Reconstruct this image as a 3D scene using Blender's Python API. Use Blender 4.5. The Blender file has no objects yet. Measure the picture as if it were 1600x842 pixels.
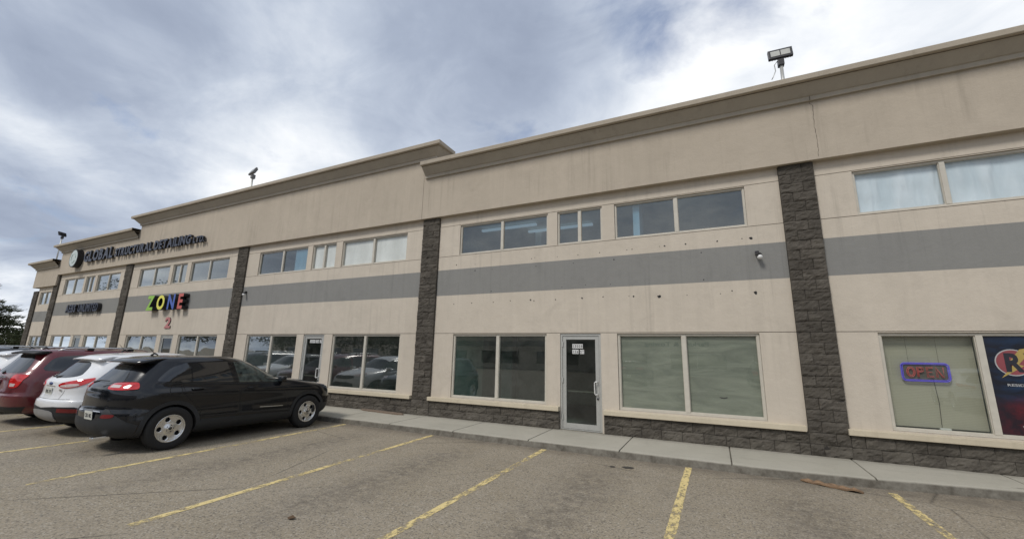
import bpy, bmesh, math, random
from mathutils import Vector, Matrix, noise
from mathutils.bvhtree import BVHTree
from mathutils.geometry import delaunay_2d_cdt
random.seed(7)
scene = bpy.context.scene
col = scene.collection
R = math.radians

# ------------------------------------------------------------------ helpers
def tag(o, label=None, cat=None, group=None, kind=None):
    if label: o['label'] = label
    if cat: o['category'] = cat
    if group: o['group'] = group
    if kind: o['kind'] = kind
    return o
def empty(name, loc=(0, 0, 0), rz=0):
    o = bpy.data.objects.new(name, None); col.objects.link(o)
    o.location = loc; o.rotation_euler = (0, 0, rz); o.empty_display_size = .2
    return o
def link(name, bm, mats, parent=None, smooth=False, loc=None, recalc=True):
    if recalc: bmesh.ops.recalc_face_normals(bm, faces=bm.faces[:])
    me = bpy.data.meshes.new(name); bm.to_mesh(me); bm.free()
    o = bpy.data.objects.new(name, me); col.objects.link(o)
    if not isinstance(mats, (list, tuple)): mats = [mats]
    for m in mats: me.materials.append(m)
    if smooth:
        for p in me.polygons: p.use_smooth = True
    if parent: o.parent = parent
    if loc: o.location = loc
    return o
def box(bm, x0, x1, y0, y1, z0, z1, mi=0, bev=0):
    vs = [bm.verts.new((x, y, z)) for x in (x0, x1) for y in (y0, y1) for z in (z0, z1)]
    fs = [bm.faces.new([vs[i] for i in f]) for f in ((0,1,3,2),(4,6,7,5),(0,4,5,1),(2,3,7,6),(0,2,6,4),(1,5,7,3))]
    for f in fs: f.material_index = mi
    if bev:
        es = list({e for f in fs for e in f.edges})
        bmesh.ops.bevel(bm, geom=es, offset=bev, segments=2, affect='EDGES', profile=.7)
    return fs
def tube(bm, pts, r, n=8, closed=False, mi=0, cap=True):
    pts = [Vector(p) for p in pts]; rings = []
    m = len(pts); up = Vector((0, 0, 1))
    for i, p in enumerate(pts):
        a = pts[i-1] if (i > 0 or closed) else p; b = pts[(i+1) % m] if (i < m-1 or closed) else p
        t = (b-a).normalized(); u = up if abs(t.dot(up)) < .95 else Vector((0, 1, 0))
        s = t.cross(u).normalized(); w = s.cross(t).normalized()
        rr = r[i] if isinstance(r, (list, tuple)) else r
        rings.append([bm.verts.new(p + rr*(math.cos(k*2*math.pi/n)*s + math.sin(k*2*math.pi/n)*w)) for k in range(n)])
    for i in range(m if closed else m-1):
        A, B = rings[i], rings[(i+1) % m]
        for k in range(n):
            f = bm.faces.new([A[k], A[(k+1) % n], B[(k+1) % n], B[k]]); f.material_index = mi; f.smooth = True
    if cap and not closed:
        for rg in (rings[0], rings[-1]): bm.faces.new(rg).material_index = mi
def lathe_x(bm, prof, n=40, c=(0, 0, 0), mi=0):
    """profile of (x, r) spun round the x axis"""
    rings = [[bm.verts.new((c[0]+x, c[1]+r*math.cos(2*math.pi*k/n), c[2]+r*math.sin(2*math.pi*k/n))) for k in range(n)] for x, r in prof]
    for A, B in zip(rings, rings[1:]):
        for k in range(n):
            f = bm.faces.new([A[k], A[(k+1) % n], B[(k+1) % n], B[k]]); f.material_index = mi; f.smooth = True
    return rings
def interp(tab, t):
    """Catmull-Rom through rows of a table; t in rows"""
    n = len(tab); i = min(int(t), n-2); f = t-i
    p0, p1, p2, p3 = tab[max(i-1, 0)], tab[i], tab[i+1], tab[min(i+2, n-1)]
    out = []
    for a, b, c, d in zip(p0, p1, p2, p3):
        m1, m2 = (c-a)/2, (d-b)/2
        if (b-a)*(c-b) <= 0: m1 = 0
        if (c-b)*(d-c) <= 0: m2 = 0
        out.append((2*f**3-3*f**2+1)*b + (f**3-2*f**2+f)*m1 + (-2*f**3+3*f**2)*c + (f**3-f**2)*m2)
    return out

# ------------------------------------------------------------------ materials
class NT:
    def __init__(s, name):
        s.m = bpy.data.materials.new(name); s.m.use_nodes = True
        s.t = s.m.node_tree; s.n = s.t.nodes; s.b = s.n['Principled BSDF']; s.out = s.n['Material Output']
        s.tc = s.n.new('ShaderNodeTexCoord')
    def l(s, a, b): s.t.links.new(a, b)
    def mapping(s, scale=(1, 1, 1), rot=(0, 0, 0), src='Object', loc=(0, 0, 0)):
        m = s.n.new('ShaderNodeMapping'); m.inputs['Scale'].default_value = scale; m.inputs['Rotation'].default_value = rot
        m.inputs['Location'].default_value = loc
        s.l(s.tc.outputs[src], m.inputs['Vector']); return m.outputs[0]
    def noise(s, scale, detail=4, rough=.55, vec=None, dist=0):
        k = s.n.new('ShaderNodeTexNoise'); k.inputs['Scale'].default_value = scale; k.inputs['Detail'].default_value = detail
        k.inputs['Roughness'].default_value = rough; k.inputs['Distortion'].default_value = dist
        s.l(vec if vec else s.tc.outputs['Object'], k.inputs['Vector']); return k.outputs[0]
    def ramp(s, fac, stops, interp='LINEAR'):
        r = s.n.new('ShaderNodeValToRGB'); r.color_ramp.interpolation = interp
        e = r.color_ramp.elements
        while len(e) < len(stops): e.new(.5)
        for x, (p, c) in zip(e, stops):
            x.position = p; x.color = (c, c, c, 1) if isinstance(c, (int, float)) else (*c, 1)
        s.l(fac, r.inputs[0]); return r.outputs[0]
    def mix(s, fac, a, b, mode='MIX'):
        m = s.n.new('ShaderNodeMix'); m.data_type = 'RGBA'; m.blend_type = mode
        for v, i in ((fac, 0), (a, 6), (b, 7)):
            if isinstance(v, (int, float)): m.inputs[i].default_value = v if i == 0 else (v, v, v, 1)
            elif isinstance(v, tuple): m.inputs[i].default_value = (*v, 1)
            else: s.l(v, m.inputs[i])
        return m.outputs[2]
    def math(s, op, a, b=0, c=None):
        m = s.n.new('ShaderNodeMath'); m.operation = op
        for i, v in enumerate((a, b) if c is None else (a, b, c)):
            if isinstance(v, (int, float)): m.inputs[i].default_value = v
            else: s.l(v, m.inputs[i])
        return m.outputs[0]
    def bump(s, h, strength=.3, dist=.01, prev=None):
        b = s.n.new('ShaderNodeBump'); b.inputs['Strength'].default_value = strength; b.inputs['Distance'].default_value = dist
        s.l(h, b.inputs['Height'])
        if prev: s.l(prev, b.inputs['Normal'])
        return b.outputs[0]
    def set(s, **k):
        for a, v in k.items():
            i = s.b.inputs[a.replace('_', ' ')]
            if isinstance(v, (int, float)): i.default_value = v
            elif isinstance(v, tuple): i.default_value = (*v, 1) if len(v) == 3 else v
            else: s.l(v, i)
        return s.m
def plain(name, c, rough=.5, metal=0, var=.08, **k):
    n = NT(name); f = n.noise(9, 4)
    c2 = tuple(max(0, x*(1-var*2.2)) for x in c)
    return n.set(Base_Color=n.mix(n.ramp(f, [(.3, 0), (.75, 1)]), c, c2), Roughness=rough, Metallic=metal, **k)

def stucco(name, c1, c2, dark=.8, warm=None):
    n = NT(name)
    big = n.noise(.35, 5, .6); med = n.noise(2.3, 5, .65)
    streak = n.noise(1, 4, .6, n.mapping((3.2, 3.2, .22)))
    base = n.mix(n.ramp(big, [(.3, 0), (.7, 1)]), c1, c2)
    base = n.mix(n.ramp(med, [(.35, .0), (.75, .3)]), base, tuple(x*dark for x in c2))
    base = n.mix(n.ramp(streak, [(.52, 0), (.8, .35)]), base, tuple(min(1, x*1.14) for x in c1))
    base = n.mix(n.ramp(n.noise(1, 5, .7, n.mapping((1.5, 1.5, .12), loc=(7, 0, 3))), [(.56, 0), (.8, .36)]), base, tuple(x*.66 for x in c1))
    blot = n.noise(1.1, 6, .72, None, .8)
    base = n.mix(n.ramp(blot, [(.54, 0), (.72, .30)]), base, tuple(x*.70 for x in c2))
    sz = n.n.new('ShaderNodeSeparateXYZ'); n.l(n.tc.outputs['Object'], sz.inputs[0])
    run = n.math('MULTIPLY', n.ramp(n.noise(1, 4, .7, n.mapping((7, 7, .25), loc=(3, 0, 1))), [(.52, 0), (.70, .6)]), n.ramp(n.noise(.6, 3), [(.42, 0), (.6, 1)]))
    base = n.mix(run, base, tuple(x*.74 for x in c2))
    grain = n.noise(160, 3, .7)
    base = n.mix(n.ramp(grain, [(.35, .22), (.6, 0)]), base, tuple(x*.7 for x in c2))
    h = n.math('ADD', n.math('MULTIPLY', grain, 1.0), n.math('MULTIPLY', n.noise(38, 3), .8))
    return n.set(Base_Color=base, Roughness=.92, Normal=n.bump(h, .5, .004, n.bump(n.noise(5, 5, .65), .5, .02)), Specular_IOR_Level=.2)
M = {}
M['stucco'] = stucco('beige_stucco', (.605, .54, .452), (.55, .49, .407))
M['parapet'] = stucco('taupe_stucco', (.51, .445, .36), (.46, .40, .322))
M['cornice'] = stucco('cornice_stucco', (.43, .385, .32), (.39, .35, .288))
M['cap'] = stucco('cap_stucco', (.44, .385, .31), (.40, .35, .28))
M['band'] = stucco('grey_painted_stucco', (.265, .262, .245), (.24, .237, .225), .9)
M['groove'] = plain('groove_shadow', (.16, .135, .11), .95)

def stone():
    n = NT('split_face_block'); a = n.noise(5, 5, .7); b = n.noise(40, 4, .7); c = n.noise(1.1, 3)
    at = n.n.new('ShaderNodeAttribute'); at.attribute_name = 'tone'
    base = n.mix(n.ramp(a, [(.3, 0), (.7, 1)]), (.102, .092, .079), (.060, .054, .047))
    base = n.mix(n.ramp(b, [(.5, 0), (.75, .55)]), base, (.17, .15, .125))
    base = n.mix(n.ramp(n.noise(70, 2, .6), [(.72, 0), (.78, .7)]), base, (.26, .25, .23))
    base = n.mix(n.ramp(c, [(.5, 0), (.75, .4)]), base, (.045, .04, .034))
    base = n.mix(1, base, at.outputs['Color'], 'MULTIPLY')
    # pale dust on the courses near the ground
    sx = n.n.new('ShaderNodeSeparateXYZ'); n.l(n.tc.outputs['Object'], sx.inputs[0])
    base = n.mix(n.math('MULTIPLY', n.ramp(sx.outputs[2], [(.12, .75), (.65, .15)]), n.ramp(n.noise(3, 4, .7), [(.35, 0), (.7, 1)])), base, (.16, .145, .12))
    return n.set(Base_Color=base, Roughness=.95, Specular_IOR_Level=.15, Normal=n.bump(n.noise(55, 5, .7), .75, .012))
M['stone'] = stone()
M['mortar'] = plain('dark_mortar', (.035, .031, .027), .95)
M['frame'] = plain('off_white_window_frame', (.56, .525, .45), .45, var=.06)
M['sill'] = stucco('cream_sill', (.62, .55, .42), (.55, .48, .36))
M['alum'] = plain('brushed_aluminium', (.50, .50, .47), .38, .35, .05)
M['white_metal'] = plain('white_painted_metal', (.75, .75, .73), .35)
M['dark_metal'] = plain('dark_bronze_metal', (.03, .028, .03), .4)
M['gasket'] = plain('black_gasket', (.012, .012, .012), .6)
M['room'] = plain('room_wall_paint', (.62, .66, .62), .9)
M['room_dark'] = plain('dim_room', (.14, .16, .155), .9)
M['room_floor'] = plain('room_floor', (.28, .28, .27), .6)
M['roof'] = plain('roof_membrane', (.2, .2, .2), .9)

def glass(name, tint, refl=1.0, wave=.0015, dirt=.05):
    n = NT(name); n.n.remove(n.b)
    tr = n.n.new('ShaderNodeBsdfTransparent'); tr.inputs[0].default_value = (*tint, 1)
    gl = n.n.new('ShaderNodeBsdfGlossy'); gl.inputs['Roughness'].default_value = .012
    gl.inputs[0].default_value = (.93, .97, .97, 1)
    df = n.n.new('ShaderNodeBsdfDiffuse'); df.inputs[0].default_value = (.42, .43, .40, 1)
    geo = n.n.new('ShaderNodeNewGeometry'); dt = n.n.new('ShaderNodeVectorMath'); dt.operation = 'DOT_PRODUCT'
    n.l(geo.outputs['Incoming'], dt.inputs[0]); n.l(geo.outputs['Normal'], dt.inputs[1])
    c1 = n.math('SUBTRACT', 1, n.math('ABSOLUTE', dt.outputs['Value']))
    fres = n.math('MULTIPLY_ADD', n.math('POWER', c1, 4.2), .92, .055)
    b = n.bump(n.noise(.9, 1, .4, n.mapping((1, 1, 1.5))), 1.0, wave)
    n.l(b, gl.inputs['Normal'])
    f = n.math('MINIMUM', n.math('MULTIPLY_ADD', fres, refl*1.5, .015), 1)
    m1 = n.n.new('ShaderNodeMixShader'); n.l(f, m1.inputs[0]); n.l(tr.outputs[0], m1.inputs[1]); n.l(gl.outputs[0], m1.inputs[2])
    m2 = n.n.new('ShaderNodeMixShader')
    n.l(n.ramp(n.noise(4, 5, .7), [(.35, dirt*.3), (.8, dirt*1.7)]), m2.inputs[0]); n.l(m1.outputs[0], m2.inputs[1]); n.l(df.outputs[0], m2.inputs[2])
    n.l(m2.outputs[0], n.out.inputs[0]); return n.m
M['glass'] = glass('tinted_window_glass', (.54, .74, .68), 1.45)
M['glass_refl'] = glass('reflective_tinted_glass', (.50, .68, .64), 2.7, .001)
M['glass_clear'] = glass('clear_window_glass', (.90, .93, .885), .8)
M['glass_wavy'] = glass('wavy_tinted_glass', (.42, .60, .54), 1.8, .008)
M['glass_up'] = glass('upper_window_glass', (.46, .64, .76), 1.6, .001, .08)
M['glass_up_clear'] = glass('upper_clear_glass', (.95, .98, .99), .9, .001, .05)
M['door_glass'] = glass('door_glass', (.38, .42, .38), .7, .001, .03)

def film():
    n = NT('wrinkled_window_film')
    w = n.noise(1, 6, .6, n.mapping((1.1, 1, 5), rot=(0, R(8), 0)), 1.0)
    c = n.mix(n.ramp(w, [(.36, 0), (.64, 1)]), (.185, .20, .17), (.285, .30, .255))
    return n.set(Base_Color=c, Roughness=.5, Normal=n.bump(w, .35, .03))
M['film'] = film()
def curtain():
    n = NT('pale_blue_fabric')
    w = n.noise(1, 2, .5, n.mapping((4.2, 1, .8), rot=(0, R(-40), 0)), .3)
    c = n.mix(n.ramp(w, [(.3, 0), (.7, 1)]), (.62, .70, .74), (.78, .83, .86))
    return n.set(Base_Color=c, Roughness=.9, Normal=n.bump(w, .9, .10))
M['fabric'] = curtain()
def paper():
    n = NT('white_window_paper')
    w = n.noise(1, 4, .6, n.mapping((2.2, 1, .8)))
    c = n.mix(n.ramp(w, [(.35, 0), (.65, 1)]), (.70, .68, .62), (.86, .84, .78))
    return n.set(Base_Color=c, Roughness=.8)
M['paper'] = paper()
def blinds():
    n = NT('venetian_blind'); sx = n.n.new('ShaderNodeSeparateXYZ'); n.l(n.tc.outputs['Object'], sx.inputs[0])
    w = n.math('FRACT', n.math('MULTIPLY', sx.outputs[2], 38))
    c = n.mix(n.ramp(w, [(0, .55), (.18, .0), (.9, .15)]), (.43, .41, .335), (.17, .16, .13))
    return n.set(Base_Color=c, Roughness=.6)
M['blinds'] = blinds()

def asphalt():
    n = NT('worn_asphalt')
    big = n.noise(.16, 6, .62); med = n.noise(1.1, 6, .65, None, .5); g1 = n.noise(55, 4, .8)
    vo = n.n.new('ShaderNodeTexVoronoi'); vo.inputs['Scale'].default_value = 62; n.l(n.tc.outputs['Object'], vo.inputs['Vector'])
    sc = n.n.new('ShaderNodeSeparateColor'); n.l(vo.outputs['Color'], sc.inputs[0])
    c = n.mix(n.ramp(big, [(.32, 0), (.68, 1)]), (.362, .308, .222), (.298, .252, .182))
    c = n.mix(n.ramp(med, [(.35, .0), (.72, .5)]), c, (.37, .325, .26))
    c = n.mix(n.ramp(sc.outputs[0], [(.0, .75), (.30, .08), (.74, .0), (.76, .0)]), c, (.075, .068, .060))
    c = n.mix(n.ramp(sc.outputs[1], [(.80, 0), (.85, .32), (1, .62)]), c, (.50, .46, .39))
    c = n.mix(n.ramp(g1, [(.4, .35), (.6, 0)]), c, (.07, .063, .055))
    # oil and tyre darkening, in soft blotches under the stalls
    st = n.noise(.7, 9, .8, n.mapping((1.6, 1.1, 1), loc=(3.1, 8.2, 0)), .5)
    c = n.mix(n.ramp(st, [(.56, 0), (.70, .42)]), c, (.13, .117, .10))
    sp_ = n.n.new('ShaderNodeSeparateXYZ'); n.l(n.tc.outputs['Object'], sp_.inputs[0])
    # drips under the middle of each stall and grit along the kerb
    stall = n.math('ABSOLUTE', n.math('SUBTRACT', n.math('FRACT', n.math('ADD', n.math('DIVIDE', sp_.outputs[0], 2.68), 100.17)), .5))
    drip = n.math('MULTIPLY', n.ramp(stall, [(.03, 1), (.24, 0)]), n.ramp(n.math('ADD', n.math('MULTIPLY', sp_.outputs[1], .1), 1), [(.28, 0), (.42, 1), (.70, 1), (.84, 0)]))
    drip = n.math('MULTIPLY', drip, n.ramp(n.noise(6, 9, .8), [(.42, 0), (.62, .8)]))
    c = n.mix(drip, c, (.11, .095, .078))
    grit = n.math('MULTIPLY', n.ramp(n.math('ADD', n.math('MULTIPLY', sp_.outputs[1], .25), 1), [(.50, 0), (.60, 1), (.9, 1)]), n.ramp(n.noise(3.2, 6, .75), [(.30, .15), (.66, .9)]))
    c = n.mix(grit, c, (.135, .115, .09))
    trk = n.noise(1, 4, .6, n.mapping((.25, 2.2, 1), rot=(0, 0, R(-14)), loc=(0, 9, 0)))
    c = n.mix(n.ramp(trk, [(.56, 0), (.74, .2)]), c, (.19, .165, .13))
    # fine cracks
    vc = n.n.new('ShaderNodeTexVoronoi'); vc.feature = 'DISTANCE_TO_EDGE'; vc.inputs['Scale'].default_value = .23
    dv = n.n.new('ShaderNodeMix'); dv.data_type = 'RGBA'; dv.blend_type = 'LINEAR_LIGHT'; dv.inputs[0].default_value = .13
    n.l(n.tc.outputs['Object'], dv.inputs[6]); k = n.n.new('ShaderNodeTexNoise'); k.inputs['Scale'].default_value = 2.3; k.inputs['Detail'].default_value = 6; n.l(k.outputs[1], dv.inputs[7])
    n.l(dv.outputs[2], vc.inputs['Vector'])
    ck = n.math('MULTIPLY', n.ramp(vc.outputs[0], [(0, 1), (.0022, .6), (.004, 0)]), n.ramp(n.noise(.4, 2), [(.45, 0), (.55, 1)]))
    c = n.mix(n.math('MULTIPLY', ck, .65), c, (.03, .027, .023))
    h = n.math('ADD', n.math('MULTIPLY', sc.outputs[1], .5), g1)
    return n.set(Base_Color=c, Roughness=n.ramp(st, [(.5, .9), (.75, .7)]), Specular_IOR_Level=.3, Normal=n.bump(h, .7, .006, n.bump(med, .25, .03)))
M['asphalt'] = asphalt()
def concrete():
    n = NT('sidewalk_concrete'); a = n.noise(.8, 6, .65); b = n.noise(60, 4, .75); s = n.noise(3.5, 6, .7, None, .6)
    c = n.mix(n.ramp(a, [(.3, 0), (.7, 1)]), (.44, .415, .35), (.37, .35, .29))
    c = n.mix(n.ramp(b, [(.3, .45), (.6, 0)]), c, (.27, .26, .23))
    c = n.mix(n.ramp(s, [(.55, 0), (.75, .4)]), c, (.26, .245, .21))
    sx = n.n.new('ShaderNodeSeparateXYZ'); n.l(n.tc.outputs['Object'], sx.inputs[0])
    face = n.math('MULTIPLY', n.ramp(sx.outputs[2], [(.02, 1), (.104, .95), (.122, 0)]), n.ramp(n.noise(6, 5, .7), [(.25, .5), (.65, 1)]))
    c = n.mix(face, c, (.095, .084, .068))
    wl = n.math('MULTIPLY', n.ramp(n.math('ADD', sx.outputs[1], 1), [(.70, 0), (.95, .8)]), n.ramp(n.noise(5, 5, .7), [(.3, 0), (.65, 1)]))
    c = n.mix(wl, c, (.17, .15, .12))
    c = n.mix(n.ramp(n.noise(1, 5, .65, n.mapping((.9, 4, 1))), [(.55, 0), (.75, .35)]), c, (.25, .235, .20))
    return n.set(Base_Color=c, Roughness=.93, Specular_IOR_Level=.2, Normal=n.bump(n.math('ADD', b, n.math('MULTIPLY', s, 1.5)), .5, .006))
M['concrete'] = concrete()
def linepaint():
    n = NT('worn_yellow_paint'); a = n.noise(14, 6, .75, n.mapping((1, .5, 1))); b = n.noise(60, 4, .8); w = n.noise(.9, 3)
    k = n.math('ADD', n.math('MULTIPLY', a, .65), n.math('ADD', n.math('MULTIPLY', b, .3), n.math('MULTIPLY', w, .32)))
    m = n.ramp(k, [(.615, 0), (.69, 1)])
    c = n.mix(n.noise(5, 3), (.78, .61, .25), (.70, .56, .26))
    c = n.mix(n.ramp(b, [(.4, .5), (.6, 0)]), c, (.42, .35, .2))
    n.set(Base_Color=c, Roughness=.8)
    t = n.n.new('ShaderNodeBsdfTransparent'); mx = n.n.new('ShaderNodeMixShader')
    n.l(m, mx.inputs[0]); n.l(n.b.outputs[0], mx.inputs[1]); n.l(t.outputs[0], mx.inputs[2]); n.l(mx.outputs[0], n.out.inputs[0])
    return n.m
M['line'] = linepaint()
M['wood'] = plain('old_splintered_board', (.30, .19, .11), .9, 0, .3)
M['mat'] = plain('brown_door_mat', (.20, .15, .11), .95)
M['stain'] = plain('oil_stain', (.045, .04, .035), .6)
M['leaf'] = plain('dead_leaf', (.10, .06, .03), .9)

def paint(name, c, metal=.0, rough=.25, flake=0):
    n = NT(name); d = n.noise(2.5, 5, .65)
    cc = n.mix(n.ramp(d, [(.4, 0), (.8, .06)]), c, (.16, .15, .135))
    # road dust thickens towards the bottom of the body
    sx = n.n.new('ShaderNodeSeparateXYZ'); n.l(n.tc.outputs['Object'], sx.inputs[0])
    low = n.math('MULTIPLY', n.ramp(sx.outputs[2], [(.25, 1), (.8, 0)]), n.ramp(n.noise(7, 5, .7), [(.3, .01), (.8, .10)]))
    cc = n.mix(low, cc, (.2, .18, .15))
    return n.set(Base_Color=cc, Metallic=metal, Roughness=n.math('ADD', n.ramp(d, [(.3, rough), (.8, rough+.12)]), n.math('MULTIPLY', low, .5)), Coat_Weight=.8, Coat_Roughness=.04, IOR=1.5)
M['black_paint'] = NT('black_car_paint').set(Base_Color=(.0035, .0045, .007), Roughness=.16, Specular_IOR_Level=.34, Coat_Weight=.5, Coat_Roughness=.02)
M['white_paint'] = paint('white_car_paint', (.72, .73, .74))
M['red_paint'] = paint('maroon_car_paint', (.105, .007, .013), .1)
M['grey_paint'] = paint('charcoal_car_paint', (.04, .042, .046), .4)
M['plastic'] = plain('grey_black_cladding', (.016, .018, .021), .6)
M['silver_plastic'] = plain('silver_bumper_insert', (.28, .28, .28), .45)
M['car_glass'] = plain('privacy_glass', (.010, .013, .017), .03, 0, 0, Specular_IOR_Level=1.0)
M['car_glass_light'] = plain('clear_side_glass', (.085, .11, .10), .03, 0, .5, Specular_IOR_Level=.6)
M['rear_glass'] = plain('rear_glass', (.012, .016, .02), .03, 0, 0, Specular_IOR_Level=.9)
M['seam'] = plain('panel_gap', (.003, .003, .003), .7)
M['rubber'] = plain('tyre_rubber', (.016, .016, .016), .85)
M['well'] = plain('wheel_well_black', (.006, .006, .006), .95)
M['alloy'] = plain('silver_alloy', (.70, .70, .69), .22, .9, .05)
M['disc'] = plain('brake_disc', (.08, .08, .08), .5, .6)
M['chrome'] = plain('chrome', (.7, .7, .7), .15, 1, 0)
M['red_lens'] = plain('red_lamp_lens', (.55, .012, .012), .08, 0, .25, Coat_Weight=1.0, Emission_Color=(.6, .02, .02), Emission_Strength=.12)
M['clear_lens'] = plain('clear_lamp_lens', (.62, .52, .50), .08, 0, .1, Coat_Weight=1.0)
M['plate'] = plain('licence_plate_white', (.62, .63, .58), .4)
M['ink'] = plain('black_ink', (.02, .02, .03), .6)
M['blue_ink'] = plain('blue_black_letter_face', (.018, .024, .05), .35)
M['sign_side'] = plain('black_letter_side', (.008, .008, .01), .5)
M['disc_white'] = plain('milky_sign_face', (.55, .62, .60), .4)
def em(name, c, e, st):
    return plain(name, c, .4, 0, 0, Emission_Color=e, Emission_Strength=st)
M['z_green'] = plain('lime_green_face', (.30, .56, .07), .4)
M['z_yellow'] = plain('yellow_face', (.80, .76, .12), .4)
M['z_blue'] = plain('blue_face', (.07, .13, .45), .4)
M['z_red'] = plain('red_orange_face', (.55, .12, .10), .4)
M['pink'] = plain('faded_pink_face', (.50, .20, .20), .7)
M['neon_blue'] = em('blue_neon_tube', (.10, .08, .5), (.10, .06, .75), .34)
M['neon_red'] = em('red_neon_tube', (.38, .10, .10), (.75, .10, .10), .14)
M['tube_white'] = em('fluorescent_tube', (.8, .8, .8), (.85, .95, 1), .25)

# ------------------------------------------------------------------ camera
CAM = Vector((0, -9.598, 1.7798)); F, PI_, RO, YA = 641.76, .20694, .02218, .45459
def ray(x, y):
    c, s = math.cos(RO), math.sin(RO); x, y = c*x-s*y, s*x+c*y
    cp, sp = math.cos(PI_), math.sin(PI_); fy, fz, fx = cp-sp*y, sp+cp*y, x
    cy, sy = math.cos(YA), math.sin(YA); return Vector((cy*fx-sy*fy, sy*fx+cy*fy, fz))
fwd = ray(0, 0); right = ray(1, 0)-fwd; up = ray(0, 1)-fwd
cam = bpy.data.cameras.new('camera'); co = bpy.data.objects.new('camera', cam); col.objects.link(co)
rot = Matrix((right, up, -fwd)).transposed()
co.matrix_world = Matrix.Translation(CAM) @ rot.to_4x4()
cam.lens = F/1600*36; cam.sensor_width = 36; cam.clip_end = 5000; cam.clip_start = .05
scene.camera = co

# ------------------------------------------------------------------ sky and light
SUN_EL, SUN_AZ = R(50), R(200)     # behind the photographer, veiled by cloud
w = bpy.data.worlds.new('World'); scene.world = w; w.use_nodes = True
nt = w.node_tree; nn = nt.nodes; bg = nn['Background']
class WN(NT):
    def __init__(s): s.t = nt; s.n = nn; s.tc = nn.new('ShaderNodeTexCoord')
W = WN()
sky = nn.new('ShaderNodeTexSky'); sky.sky_type = 'NISHITA'; sky.sun_disc = False
sky.sun_elevation = SUN_EL; sky.sun_rotation = SUN_AZ; sky.air_density = 1.2; sky.dust_density = 1.5
gen = W.tc.outputs['Generated']
sx = nn.new('ShaderNodeSeparateXYZ'); nt.links.new(gen, sx.inputs[0])
den = W.math('ADD', W.math('MAXIMUM', sx.outputs[2], 0), .16)
cx = nn.new('ShaderNodeCombineXYZ')
nt.links.new(W.math('DIVIDE', sx.outputs[0], den), cx.inputs[0]); nt.links.new(W.math('DIVIDE', sx.outputs[1], den), cx.inputs[1])
mp = nn.new('ShaderNodeMapping'); mp.inputs['Scale'].default_value = (1, 1.22, 1); mp.inputs['Rotation'].default_value = (0, 0, R(28)); mp.inputs['Location'].default_value = (4.2, 1.7, 0)
nt.links.new(cx.outputs[0], mp.inputs['Vector']); cv = mp.outputs[0]
def lobe(d, r0, r1, amt):
    v = nn.new('ShaderNodeVectorMath'); v.operation = 'DOT_PRODUCT'; v.inputs[1].default_value = Vector(d).normalized(); nt.links.new(gen, v.inputs[0])
    mr = nn.new('ShaderNodeMapRange'); mr.interpolation_type = 'SMOOTHSTEP'
    mr.inputs[1].default_value = math.cos(R(r1)); mr.inputs[2].default_value = math.cos(R(r0)); mr.inputs[4].default_value = amt
    nt.links.new(v.outputs['Value'], mr.inputs[0]); return mr.outputs[0]
def addall(base, ls):
    for l in ls: base = W.math('ADD', base, l)
    return base
n1 = W.noise(1.1, 8, .56, cv, .35); n2 = W.noise(2.6, 9, .6, cv, .5); n3 = W.noise(.55, 4, .5, cv)
br = W.math('ADD', W.math('MULTIPLY', n1, .58), W.math('ADD', W.math('MULTIPLY', n2, .33), W.math('MULTIPLY', n3, .32)))
br = addall(br, [lobe((-.767, .449, .44), 2, 15, .075), lobe((-.769, .539, .33), 0, 12, .09), lobe((-.895, .177, .409), 1, 12, .08),
                 lobe((.1, .808, .581), 2, 17, .13), lobe((.37, .767, .5), 2, 20, .09), lobe((-.306, .771, .559), 3, 16, -.05), lobe((-.47, .626, .622), 3, 16, -.07),
                 lobe((-.945, .239, .22), 2, 13, -.11), lobe((-.971, .236, .03), 1, 9, .18), lobe((-.848, .174, .55), 2, 14, -.12), lobe((-.6, .45, .68), 3, 20, -.08)])
cloud = W.ramp(br, [(.38, (.215, .258, .355)), (.50, (.275, .325, .43)), (.60, (.37, .425, .53)), (.71, (.53, .58, .665)), (.84, (.74, .77, .82))])
cs = nn.new('ShaderNodeMix'); cs.data_type = 'RGBA'; cs.blend_type = 'MULTIPLY'; cs.inputs[0].default_value = 1; cs.inputs[7].default_value = (14.6, 14.2, 13.5, 1)
nt.links.new(cloud, cs.inputs[6])
gap = addall(W.math('MULTIPLY', W.noise(1.9, 7, .6, cv, .4), 1), [lobe((-.02, .74, .69), 0, 13, .185), lobe((.17, .764, .645), 0, 9, .185), lobe((-.95, .25, .15), 0, 7, .05)])
gapm = W.ramp(gap, [(.60, 0), (.86, .9)])
skyb = W.mix(1, sky.outputs[0], (1.0, 1.12, 1.35), 'MULTIPLY')
mixn = W.mix(gapm, cs.outputs[2], skyb)
nt.links.new(mixn, bg.inputs[0]); bg.inputs[1].default_value = .1
sun = bpy.data.lights.new('sun', 'SUN'); sun.energy = 2.1; sun.angle = R(14); sun.color = (1, .955, .89)
so = bpy.data.objects.new('sun', sun); col.objects.link(so); so.location = (0, -20, 30)
sd = Vector((math.sin(SUN_AZ)*math.cos(SUN_EL), math.cos(SUN_AZ)*math.cos(SUN_EL), math.sin(SUN_EL)))
so.rotation_euler = sd.to_track_quat('Z', 'Y').to_euler()

# ------------------------------------------------------------------ ground, sidewalk, lines
bm = bmesh.new()
vs = [bm.verts.new(p) for p in ((-1500, -1500, 0), (1500, -1500, 0), (1500, 1500, 0), (-1500, 1500, 0))]; bm.faces.new(vs)
tag(link('parking_lot', bm, M['asphalt']), kind='structure')

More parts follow.
